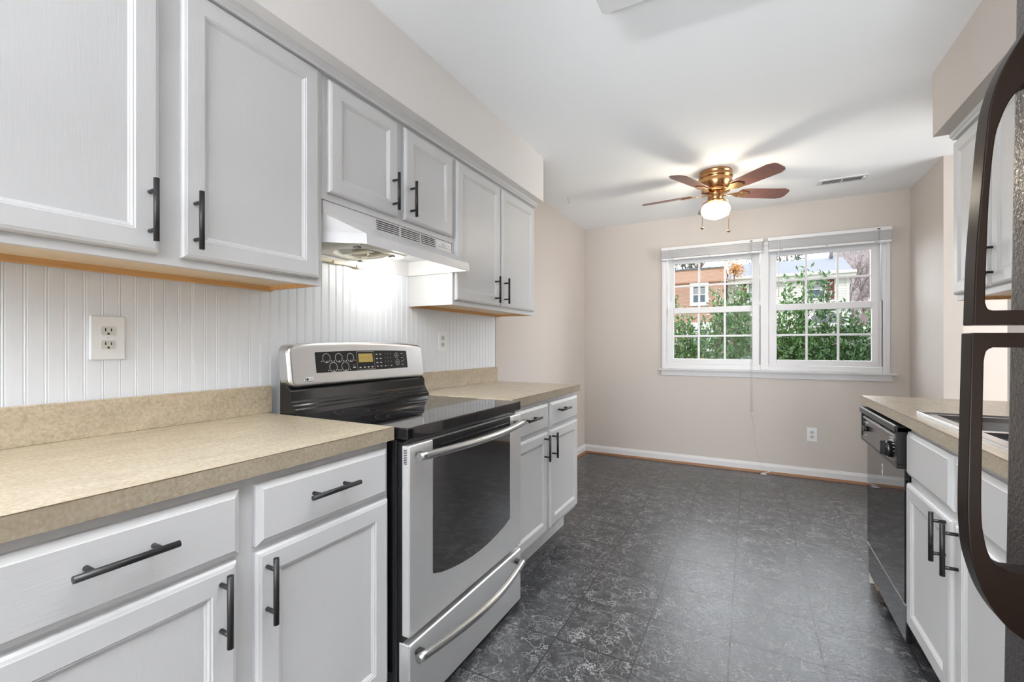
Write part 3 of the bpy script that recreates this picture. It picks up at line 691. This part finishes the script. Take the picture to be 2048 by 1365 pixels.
dz_ = [(-.478, ZC-.022), (-.470, ZC-.080), (-.455, ZC-.090), (.115, ZC-.090), (.130, ZC-.080), (.138, ZC-.022)]
obj('diffuser', MB().prism(dz_, 'Y', .38, 1.578), 'diffuser', lt, .004)

# ------------------------------------------------------------------ right run
XFR = .525
t = base('white sink base cabinet on the right with two doors beside the dishwasher', XR-.002, XFR, 1.06, 2.150,
     [(1.727, 2.140, .690, .850), (1.285, 1.698, .690, .850)],
     [(1.727, 2.140, .145, .662, 1.757, .600, .145), (1.285, 1.698, .145, .662, 1.667, .596, .145)], .07, dname='false_drawer_front')
counter('grey-tan laminate countertop on the right holding the sink', XR-.002, .492, 1.06, 2.812, None, (.575, 1.03, 1.405, 2.095))
def sink():
    t = thing('kitchen_sink', 'stainless double-bowl sink set in the right countertop', 'sink', (.8, 1.75, .9165))
    z = .9170; m = MB()
    def rect(a, b, c, e, zz): return [(a, c, zz), (b, c, zz), (b, e, zz), (a, e, zz)]
    A = (.535, 1.075, 1.365, 2.135); B1 = (.578, .99, 1.410, 1.735); B2 = (.578, .99, 1.768, 2.090)
    # rim as four bars plus divider
    for q in ((A[0], B1[0], A[2], A[3]), (B1[1], A[1], A[2], A[3]), (B1[0], B1[1], A[2], B1[2]), (B1[0], B1[1], B2[3], A[3]), (B1[0], B1[1], B1[3], B2[2])): m.box(*q, z, z+.005)
    m.box(A[0], A[0]+.010, A[2], A[3], z+.004, z+.0095, .002).box(A[1]-.010, A[1], A[2], A[3], z+.004, z+.0095, .002).box(A[0], A[1], A[2], A[2]+.010, z+.004, z+.0095, .002).box(A[0], A[1], A[3]-.010, A[3], z+.004, z+.0095, .002)
    obj('rim', m, 'sinksteel', t)
    for b in (B1, B2):
        L = [rect(*b, z+.005), rect(b[0]+.004, b[1]-.004, b[2]+.004, b[3]-.004, z-.01), rect(b[0]+.012, b[1]-.012, b[2]+.012, b[3]-.012, .76), rect(b[0]+.04, b[1]-.04, b[2]+.04, b[3]-.04, .745)]
        bo = obj('bowl', MB().loft(L, False, True), 'sinksteel', t)
        obj('drain', MB().lathe([(.0, .7475), (.03, .747), (.042, .7485), (.043, .746)], ((b[0]+b[1])/2, (b[2]+b[3])/2, 0), 20), 'steel', bo)
sink()
def dishwasher():
    Y0, Y1 = 2.156, 2.768
    t = thing('dishwasher', 'glossy black dishwasher at the far end of the right counter', 'dishwasher', (.8, 2.46, 0))
    obj('tub', MB().box(.53, 1.10, Y0+.005, Y1-.005, .08, .872), 'bsatin', t)
    dw = obj('door', MB().box(.508, .532, Y0+.004, Y1-.004, .205, .705, .004), 'bglass', t)
    obj('scratch', MB().prism([(2.47, .655), (2.485, .648), (2.478, .63), (2.486, .615), (2.476, .596), (2.470, .618), (2.474, .632)], 'X', .5072, .5082), 'print', dw)
    pc = obj('control_panel', MB().box(.484, .532, Y0, Y1, .705, .722, .003).box(.484, .532, Y0, Y0+.03, .722, .862, .003).box(.484, .532, Y1-.02, Y1, .722, .862, .003).box(.478, .532, Y0, Y1, .838, .866, .005).box(.515, .532, Y0, Y1, .72, .84), 'bsatin', t)
    pl = [(.486, .722), (.496, .818), (.506, .818), (.515, .722)]
    fc = obj('fascia', MB().prism(pl, 'Y', Y0+.03, Y1-.02), plain('charcoal_fascia', (.055, .05, .05, 1), .25), pc)
    obj('latch', MB().box(.490, .508, 2.42, 2.52, .815, .828, .002), 'bgloss', pc)
    obj('grip_edge', MB().box(.489, .499, Y0+.032, Y1-.022, .814, .824, .002), plain('pale_grip_edge', (.42, .43, .45, 1), .3), pc)
    kn = MB()
    kn.tube([(.488, 2.245, .762), (.462, 2.245, .762)], [.034, .026], 20).box(.452, .470, 2.241, 2.249, .738, .792, .002)
    obj('dial_knob', kn, 'bgloss', fc)
    for y in (2.655, 2.69): obj('push_button', MB().cyl((.492, y, .772), (.472, y, .772), .011, 14), 'bgloss', fc)
    mk = MB()
    for y, z in ((2.66, .800), (2.69, .800), (2.255, .806), (2.235, .808), (2.25, .728), (2.67, .742)): mk.box(.484, .4955, y-.010, y+.010, z-.0006, z+.0006)
    for k in range(9):
        a = PI*k/8; mk.box(.484, .4925, 2.245+.042*math.cos(a)-.001, 2.245+.042*math.cos(a)+.001, .762+.036*math.sin(a)-.001, .762+.036*math.sin(a)+.001)
    obj('printed_marks', mk, 'print', fc)
    obj('access_panel', MB().box(.512, .532, Y0+.004, Y1-.004, .058, .198, .004), 'bglass', t)
    obj('chrome_strip', MB().box(.509, .514, Y0+.004, Y1-.004, .198, .203), 'steel', t)
    obj('toe_kick', MB().box(.575, .59, Y0, Y1, 0, .08), 'black', t)
    obj('levelling_block', MB().box(.535, .574, 2.70, 2.766, 0, .058), 'rawwood', t)
dishwasher()
ep = thing('cabinet_end_panel', 'white end panel closing the counter run beside the dishwasher', 'end panel', (.8, 2.782, 0))
obj('side_panel', MB().box(.520, XR-.002, 2.7705, 2.790, .0, .875, .001), 'paint', ep)

# ------------------------------------------------------------------ refrigerator
def fridge():
    X = .37; Ya, Yb = .270, 1.025
    t = thing('refrigerator', 'black pebble-textured top-freezer refrigerator at the right edge', 'refrigerator', (.44, .65, 0))
    obj('cabinet_body', MB().box(.445, 1.12, Ya+.005, Yb-.005, .03, 1.765, .004), 'pebble', t)
    obj('base_grille', MB().box(.43, .46, Ya+.02, Yb-.02, .02, .09), 'black', t)
    obj('foot', MB().cyl((.5, Ya+.05, 0), (.5, Ya+.05, .03), .02), 'black', t); obj('foot', MB().cyl((.5, Yb-.05, 0), (.5, Yb-.05, .03), .02), 'black', t)
    fz = obj('freezer_door', MB().box(X, .435, Ya, Yb, 1.197, 1.760, .014, 4), 'pebble', t)
    fd = obj('fresh_food_door', MB().box(X, .435, Ya, Yb, .095, 1.183, .014, 4), 'pebble', t)
    for nm, z0, z1, p in (('door_gasket', 1.205, 1.75, fz), ('door_gasket', .105, 1.175, fd)): obj(nm, MB().box(.434, .446, Ya+.012, Yb-.012, z0, z1, .002), 'gasket', p)
    up = [(.300, 1.195), (.3015, 1.30), (.306, 1.397), (.3117, 1.500), (.318, 1.545), (.329, 1.582), (.3486, 1.623), (.372, 1.660), (.374, 1.665), (.374, 1.560), (.3547, 1.551), (.3453, 1.542), (.3345, 1.525), (.3265, 1.502), (.3200, 1.470), (.3150, 1.385), (.3130, 1.26), (.3130, 1.228), (.316, 1.219), (.322, 1.2165), (.374, 1.2165), (.374, 1.195)]
    lo = [(.2985, 1.183), (.2975, 1.040), (.2970, .930), (.2985, .880), (.303, .838), (.3175, .7875), (.3375, .752), (.358, .734), (.374, .728), (.374, .830), (.3547, .828), (.341, .829), (.3255, .841), (.3165, .873), (.3125, .932), (.3125, 1.140), (.315, 1.155), (.322, 1.161), (.374, 1.161), (.374, 1.183)]
    def smooth(P, n=5):
        out = []
        for k in range(len(P)-1):
            a, b, c, e = [Vector(P[max(0, min(len(P)-1, k+q))]) for q in (-1, 0, 1, 2)]
            for q in range(n):
                u = q/n; out.append(tuple(.5*((2*b)+(c-a)*u+(2*a-5*b+4*c-e)*u*u+(3*b-a-3*c+e)*u**3)))
        return out+[P[-1]]
    up = smooth(up[:8])+smooth(up[9:18])+smooth(up[17:20])[1:]+up[20:]
    lo = smooth(lo[:9])+smooth(lo[9:16])+smooth(lo[15:18])[1:]+lo[18:]
    for nm, poly, p in (('handle', up, fz), ('handle', lo, fd)):
        obj(nm, MB().prism(poly, 'Y', .932, .972), 'handleplastic', p, .0050)
    t.rotation_euler = (0, math.radians(.75), 0); t.location.x -= .0155
fridge()

# ------------------------------------------------------------------ outdoors
GZ = -.4
def ground_mat():
    s = NT('winter_lawn'); s.b.inputs['Roughness'].default_value = .9
    f = s.noise(s.coord(), 3, 6, .7); s.l(s.ramp(f, [(.3, (.10, .13, .05)), (.7, (.22, .20, .11))]), s.b.inputs['Base Color']); return s.m
gm = MB().box(-40, 50, 4.95, 90, GZ-.3, GZ); struct('ground', gm, ground_mat())
def brick_mat(name, a, b, mortar):
    s = NT(name); br = s.t.nodes.new('ShaderNodeTexBrick'); br.inputs['Scale'].default_value = 1
    br.inputs['Color1'].default_value = a; br.inputs['Color2'].default_value = b; br.inputs['Mortar'].default_value = mortar
    br.inputs['Brick Width'].default_value = .21; br.inputs['Row Height'].default_value = .075; br.inputs['Mortar Size'].default_value = .011
    tc = s.coord(); mp = s.n('ShaderNodeMapping'); mp.inputs['Rotation'].default_value = (PI/2, 0, 0); s.l(tc, mp.inputs[0]); s.l(mp.outputs[0], br.inputs['Vector'])
    f = s.noise(s.coord(), 1.4, 4); s.l(s.mix(s.math('MULTIPLY', f, .35), br.outputs['Color'], (.55, .42, .36, 1)), s.b.inputs['Base Color']); s.b.inputs['Roughness'].default_value = .9; return s.m
M['brick'] = brick_mat('orange_red_brick', (.48, .20, .12, 1), (.40, .16, .10, 1), (.55, .48, .42, 1))
M['brick2'] = brick_mat('pale_brick_band', (.62, .33, .23, 1), (.56, .28, .20, 1), (.60, .50, .44, 1))
M['siding'] = plain('white_siding', (.80, .80, .77, 1), .55, nscale=3)
M['shutter'] = plain('burgundy_shutter', (.20, .055, .06, 1), .5, nscale=20)
M['outpane'] = plain('outdoor_pane', (.10, .14, .18, 1), .1, nscale=2)
def shingle():
    s = NT('grey_shingles'); s.b.inputs['Roughness'].default_value = .9
    f = s.noise(s.coord((3, 9, 9)), 5, 5, .7); s.l(s.ramp(f, [(.3, (.13, .145, .175)), (.7, (.23, .245, .28))]), s.b.inputs['Base Color']); return s.m
M['shingle'] = shingle()
def out_window(par, Y, x0, x1, z0, z1, fr=.10, wide=None):
    a, b, c, e = wide or (fr, fr, fr, fr)
    m = MB().box(x0-a, x0, Y-.07, Y+.02, z0-c, z1+e).box(x1, x1+b, Y-.07, Y+.02, z0-c, z1+e).box(x0, x1, Y-.07, Y+.02, z0-c, z0).box(x0, x1, Y-.07, Y+.02, z1, z1+e)
    zm = (z0+z1)/2; m.box(x0, x1, Y-.05, Y+.02, zm-.03, zm+.03)
    wn = obj('window', m, 'white', par)
    obj('pane', MB().box(x0, x1, Y-.02, Y, z0, z1), 'outpane', wn)
    bl = MB()
    for k in range(6): bl.box(x0+.02, x1-.02, Y-.026, Y-.022, zm+.06+k*(z1-zm-.1)/6, zm+.06+(k+.55)*(z1-zm-.1)/6)
    obj('interior_blind', bl, 'slat', wn)
    return wn
def brick_house():
    t = thing('brick_townhouse', 'orange brick townhouse seen through the left half of the window', 'house', (-5, 31, GZ))
    obj('brick_wall', MB().box(-9.5, -1.26, 28, 36, GZ, 5.6), 'brick', t)
    obj('parapet_band', MB().box(-9.5, -1.26, 27.93, 28.02, 4.88, 5.56), 'brick2', t)
    obj('belt_course', MB().box(-9.5, -1.26, 27.90, 28.02, 4.80, 4.88), 'brick', t)
    obj('roof_cap', MB().box(-9.6, -1.22, 27.85, 36.1, 5.56, 5.64), 'shingle', t)
    out_window(t, 28, -2.90, -2.28, 3.67, 4.56, wide=(.19, .19, .21, .30))
    out_window(t, 28, -5.9, -5.28, 3.67, 4.56, wide=(.19, .19, .21, .30))
    out_window(t, 28, -3.2, -2.0, 1.0, 2.1, wide=(.19, .19, .21, .40))
    obj('vent_pipe', MB().cyl((-2.15, 29, 5.6), (-2.15, 29, 6.0), .09, 10), 'white', t)
brick_house()
def siding_house():
    t = thing('siding_townhouse', 'white-sided townhouse with grey shingle roof and burgundy shutters outside the window', 'house', (1.8, 33, GZ))
    pr = [(30.1, GZ), (36.5, GZ), (36.5, 5.0), (30.1, 5.0)]
    z = 5.0; saw = []
    while z > 2.0: saw += [(30.0, z), (29.965, z-.14)]; z -= .142
    pr = [(36.5, GZ), (36.5, 5.0)]+saw+[(30.02, z), (30.02, GZ)]
    obj('siding_wall', MB().prism(pr, 'X', -1.20, 4.66), 'siding', t)
    obj('corner_trim', MB().box(4.60, 4.74, 29.93, 30.1, GZ, 5.0).box(-1.20, -1.10, 29.93, 30.1, GZ, 5.0), 'white', t)
    obj('roof', MB().prism([(29.55, 5.02), (33.4, 6.55), (37.0, 5.02), (37.0, 4.90), (29.55, 4.92)], 'X', -1.21, 4.95), 'shingle', t)
    obj('gutter', MB().box(-1.21, 4.98, 29.42, 29.56, 5.04, 5.20, .03).box(-1.21, 4.96, 29.53, 29.58, 4.90, 5.06), 'white', t)
    obj('ridge_vent', MB().cyl((4.35, 33.2, 6.4), (4.35, 33.2, 6.85), .10, 10), 'shingle', t)
    out_window(t, 29.97, 2.89, 3.61, 3.80, 4.80); out_window(t, 29.97, -.06, .66, 3.80, 4.80)
    for a, b in ((3.74, 4.06), (-.49, -.17), (.77, 1.09)):
        sh = MB().box(a, b, 29.90, 29.97, 3.74, 4.92)
        for k in range(22): sh.box(a+.04, b-.04, 29.885, 29.90, 3.80+k*.05, 3.83+k*.05)
        obj('shutter', sh, 'shutter', t)
    obj('brick_base', MB().box(-1.2, -.30, 29.92, 30.0, GZ, 2.3).box(1.1, 4.7, 29.92, 30.0, GZ, 1.6), 'brick', t)
    out_window(t, 29.93, -.15, .55, .9, 2.3)
    obj('belt_trim', MB().box(-1.20, 4.66, 29.90, 30.0, 3.12, 3.26), 'white', t)
    ca = obj('porch_canopy', MB().prism([(2.6, 2.35), (3.05, 2.80), (3.6, 2.95), (4.15, 2.80), (4.6, 2.35)], 'Y', 28.7, 29.95), 'shingle', t)
    obj('canopy_beam', MB().box(2.6, 4.6, 28.68, 29.95, 2.15, 2.35), 'white', ca)
    for x in (2.7, 4.5): obj('porch_post', MB().box(x-.07, x+.07, 28.75, 28.89, GZ, 2.15), 'white', ca)
    dr = obj('door', MB().box(3.2, 4.1, 29.90, 29.97, GZ, 1.8), 'shutter', t)
siding_house()
def leafmat(name, cs, rough=.3):
    s = NT(name); s.b.inputs['Roughness'].default_value = rough
    f = s.noise(s.coord(), 55, 2); s.l(s.ramp(f, list(zip((.25, .5, .72), cs))), s.b.inputs['Base Color']); s.b.inputs['Specular IOR Level'].default_value = .7; return s.m
M['leaf'] = leafmat('laurel_leaf', [(.030, .085, .028), (.070, .17, .045), (.20, .32, .09)], .28)
M['leafd'] = leafmat('dark_hedge_leaf', [(.022, .065, .025), (.05, .13, .04), (.13, .21, .08)], .32)
M['orange'] = leafmat('orange_autumn_leaf', [(.50, .20, .04), (.68, .33, .08), (.80, .48, .16)], .6)
M['needle'] = leafmat('evergreen_needles', [(.05, .10, .085), (.10, .17, .14), (.20, .27, .23)], .7)
M['bark'] = plain('grey_brown_bark', (.17, .135, .12, 1), .9)
M['twig'] = plain('green_brown_twig', (.12, .10, .05, 1), .8)
M['barkp'] = plain('mauve_grey_bark', (.20, .165, .165, 1), .9)
def leaf(mb, p, d, u, L, W):
    "folded pointed leaf from p along d"
    d = d.normalized(); s_ = d.cross(u); s_ = s_.normalized() if s_.length > 1e-4 else Vector((1, 0, 0)); n = s_.cross(d)
    a = p+d*L*.45; q = n*W*.22
    mb.add([p, a+s_*W*.5+q, p+d*L, a-s_*W*.5+q, a], [(0, 4, 2, 1), (0, 3, 2, 4)])
def rv(): return Vector((rnd.gauss(0, 1), rnd.gauss(0, 1), rnd.gauss(0, 1)))
def shrub(x, y, w_, ztop, shoots, label, dark=False, n=6500):
    t = thing('shrub', label, 'shrub', (x, y, GZ), 'hedge shrubs outside the window')
    tw = MB(); lf = MB(); c = Vector((x, y, (ztop+GZ)/2))
    H = (ztop-GZ)/2
    for k in range(10):
        a = rnd.uniform(0, 2*PI); top = Vector((x+w_*.5*math.cos(a)*rnd.random(), y+w_*.5*math.sin(a)*rnd.random(), ztop-.1-rnd.random()*.3))
        tw.tube([(x+.1*math.cos(a), y+.1*math.sin(a), GZ), tuple((top+Vector((x, y, GZ+.6)))/2+rv()*.04), tuple(top)], [.018, .012, .005], 6)
    for k in range(n):
        v = rv().normalized(); rr = rnd.uniform(.55, 1.03)
        # squarish hedge body
        e = 1/max(abs(v.x)**3+abs(v.y)**3+abs(v.z)**3, 1e-6)**(1/3)
        p = c+Vector((v.x*e*w_*rr, v.y*e*.55*rr, v.z*e*H*rr))
        if p.z < GZ+.1: continue
        if p.z < .35 and rnd.random() < .5: continue
        leaf(lf, p, v*.5+rv()*.55+Vector((0, 0, .25)), rv(), rnd.uniform(.05, .09), rnd.uniform(.026, .042))
    for (sx, sz, th) in shoots:
        b = Vector((x+(sx-x)*.8, y-.15, ztop-.25)); tp = Vector((sx, y-.25, sz)); tw.tube([tuple(b), tuple((b+tp)/2+rv()*.02), tuple(tp)], [.006, .005, .002], 5)
        m = int(44*th*(sz-ztop+.3))
        for k in range(m):
            f = rnd.uniform(.1, 1); p = b+(tp-b)*f+rv()*.012*th
            leaf(lf, p, rv()*.8+Vector((0, 0, .9)), rv(), rnd.uniform(.055, .09), rnd.uniform(.026, .04))
    obj('branches', tw, 'twig', t); obj('foliage', lf, 'leafd' if dark else 'leaf', t)
shrub(-1.75, 6.7, .55, 1.40, [(-1.6, 1.7, 2)], 'hedge shrub past the left edge of the window')
shrub(-.72, 6.6, .55, 1.40, [(-.89, 1.84, 2.6), (-.70, 1.60, 2.2), (-.55, 1.52, 2), (-.80, 1.62, 2), (-.36, 1.86, 4.2), (-.30, 1.72, 5), (-.26, 1.70, 5), (-.20, 1.62, 4)], 'bright green shrub in the lower left panes in front of the brick house')
shrub(.02, 6.5, .42, 1.36, [(-.13, 1.92, 3.6), (-.17, 1.66, 4), (-.06, 1.86, 2.6), (.0, 1.76, 3), (.06, 1.66, 3), (-.1, 1.6, 4)], 'leafy shrub with upright shoots left of the window mullion')
shrub(.52, 6.6, .42, 1.34, [(.37, 2.02, 2.2), (.43, 1.86, 2.4), (.50, 1.70, 2.4), (.24, 1.60, 3), (.32, 1.55, 3), (.57, 2.06, 3.2), (.62, 1.90, 3), (.56, 1.72, 3)], 'shrub with tall leaning shoots in the right-hand panes')
shrub(1.0, 6.5, .40, 1.36, [(.77, 1.98, 2.2), (.74, 1.86, 2.2), (.70, 1.66, 2.2), (.92, 1.62, 3), (1.02, 1.56, 3)], 'dark green shrub in the lower right panes before the white house', True)
shrub(1.62, 6.6, .50, 1.56, [(1.36, 1.86, 2.0), (1.28, 1.68, 4), (1.42, 1.72, 4), (1.22, 1.64, 4)], 'shrub at the right edge of the window')
shrub(2.6, 6.7, .60, 1.40, [], 'hedge shrub past the right edge of the window', True)
def tree(x, y, h, label, group, mat='bark', foliage=None, nl=0, spread=.5, depth=5, r=.16, clear=.32):
    t = thing('tree', label, 'tree', (x, y, GZ), group)
    tr = MB(); br = MB(); tips = []
    def grow(p, d, L, rad, k):
        q = p+d*L*.5+rv()*L*.03; e = q+(d+rv()*.1).normalized()*L*.5
        (tr if k == depth else br).tube([tuple(p), tuple(q), tuple(e)], [rad, rad*.85, rad*.68], 6 if k > 2 else 4, k > 2)
        if k == 0: tips.append(e); return
        for i in range(3 if k > 1 else 4):
            nd = (d+rv()*spread*.75+Vector((0, 0, .12))).normalized(); grow(e, nd, L*rnd.uniform(.6, .85), rad*.6, k-1)
        if k < 3: tips.append(e)
    grow(Vector((x, y, GZ)), Vector((rnd.uniform(-.05, .05), 0, 1)), h*clear, r, depth)
    obj('trunk', tr, mat, t); obj('branches', br, mat, t)
    if foliage:
        lf = MB()
        for k in range(nl):
            p = rnd.choice(tips)+rv()*.22; leaf(lf, p, rv(), rv(), rnd.uniform(.16, .28), rnd.uniform(.09, .15))
        obj('foliage', lf, foliage, t)
GT = 'trees behind the houses'
def autumn_tree():
    t = thing('tree', 'young tree with orange autumn leaves between the brick house and the white house', 'tree', (-.75, 27, GZ))
    obj('trunk', MB().tube([(-.75, 27, GZ), (-.72, 27, 2.5), (-.76, 27, 5.2)], [.05, .04, .025], 7), 'bark', t)
    br = MB(); lf = MB(); tips = []
    for k in range(16):
        a = rnd.uniform(0, 2*PI); z0 = rnd.uniform(4.9, 5.3); e = Vector((-.72+.55*math.cos(a)*rnd.random(), 27+.5*math.sin(a), rnd.uniform(5.0, 6.5))); br.tube([(-.75, 27, z0), tuple((Vector((-.75, 27, z0))+e)/2+rv()*.05), tuple(e)], [.018, .012, .005], 5); tips.append((Vector((-.75, 27, z0)), e))
    for k in range(520):
        a, b = rnd.choice(tips); q = a+(b-a)*rnd.uniform(.15, 1.05)+rv()*.14; leaf(lf, q, rv(), rv(), rnd.uniform(.08, .14), rnd.uniform(.05, .09))
    obj('branches', br, 'bark', t); obj('foliage', lf, 'orange', t)
autumn_tree()
for i, (x, y, h, lab) in enumerate([(-8.6, 42, 12.5, 'bare dark tree behind the left end of the brick house'), (-3.9, 41, 12.5, 'bare dark tree rising over the brick house roof'), (.2, 50, 13.5, 'bare dark tree behind the joint of the two houses')]):
    tree(x, y, h, lab, GT, 'bark', None, 0, .42, 5, .24, .30)
for i, (x, y, h, lab) in enumerate([(7.0, 41, 9.5, 'mauve-grey bare tree nearest the right end of the white house'), (12.4, 41, 9.5, 'mauve-grey bare tree at the far right edge of the window view'), (9.4, 49, 10.5, 'tall mauve-grey bare tree farther back beside the white house'), (15.5, 50, 11, 'distant bare tree on the right slope')]):
    tree(x, y, h, lab, GT, 'barkp', None, 0, .5, 5, .16, .24)
def evergreen(x, y, h, label):
    t = thing('evergreen_tree', label, 'tree', (x, y, GZ), 'evergreens behind the houses')
    obj('trunk', MB().tube([(x, y, GZ), (x, y, GZ+h)], [.22, .03], 8), 'bark', t); lf = MB()
    for k in range(1500):
        f = rnd.uniform(.25, 1); a = rnd.uniform(0, 2*PI); R = (1-f)*h*.28+.15; rr = R*rnd.uniform(.5, 1.05)
        p = Vector((x+rr*math.cos(a), y+rr*math.sin(a), GZ+h*f)); leaf(lf, p, Vector((math.cos(a), math.sin(a), -.5))+rv()*.3, rv(), .55, .18)
    obj('foliage', lf, 'needle', t)
evergreen(3.6, 58, 16, 'blue-green evergreen behind the middle of the grey roof'); evergreen(-6.5, 52, 13.5, 'dark evergreen behind the right end of the brick house')
hm = MB(); n = 16
def hz(k): return 2.5+15*max(0, min(1, (-14+k*4-3)/9))
hm.loft([[(-14+k*4, 58, GZ) for k in range(n)], [(-14+k*4, 60, GZ+.35*hz(k)+rnd.random()*.6) for k in range(n)], [(-14+k*4, 70, GZ+hz(k)+rnd.random()*1.2) for k in range(n)], [(-14+k*4, 80, GZ) for k in range(n)]], False, False, closed=False)
def hillmat():
    s = NT('brown_winter_woodland'); s.b.inputs['Roughness'].default_value = 1
    f = s.noise(s.coord((3, 1, .6)), 2.2, 8, .75); s.l(s.ramp(f, [(.35, (.13, .105, .105)), (.65, (.34, .30, .31))]), s.b.inputs['Base Color']); return s.m
ho = struct('hillside', hm, hillmat())
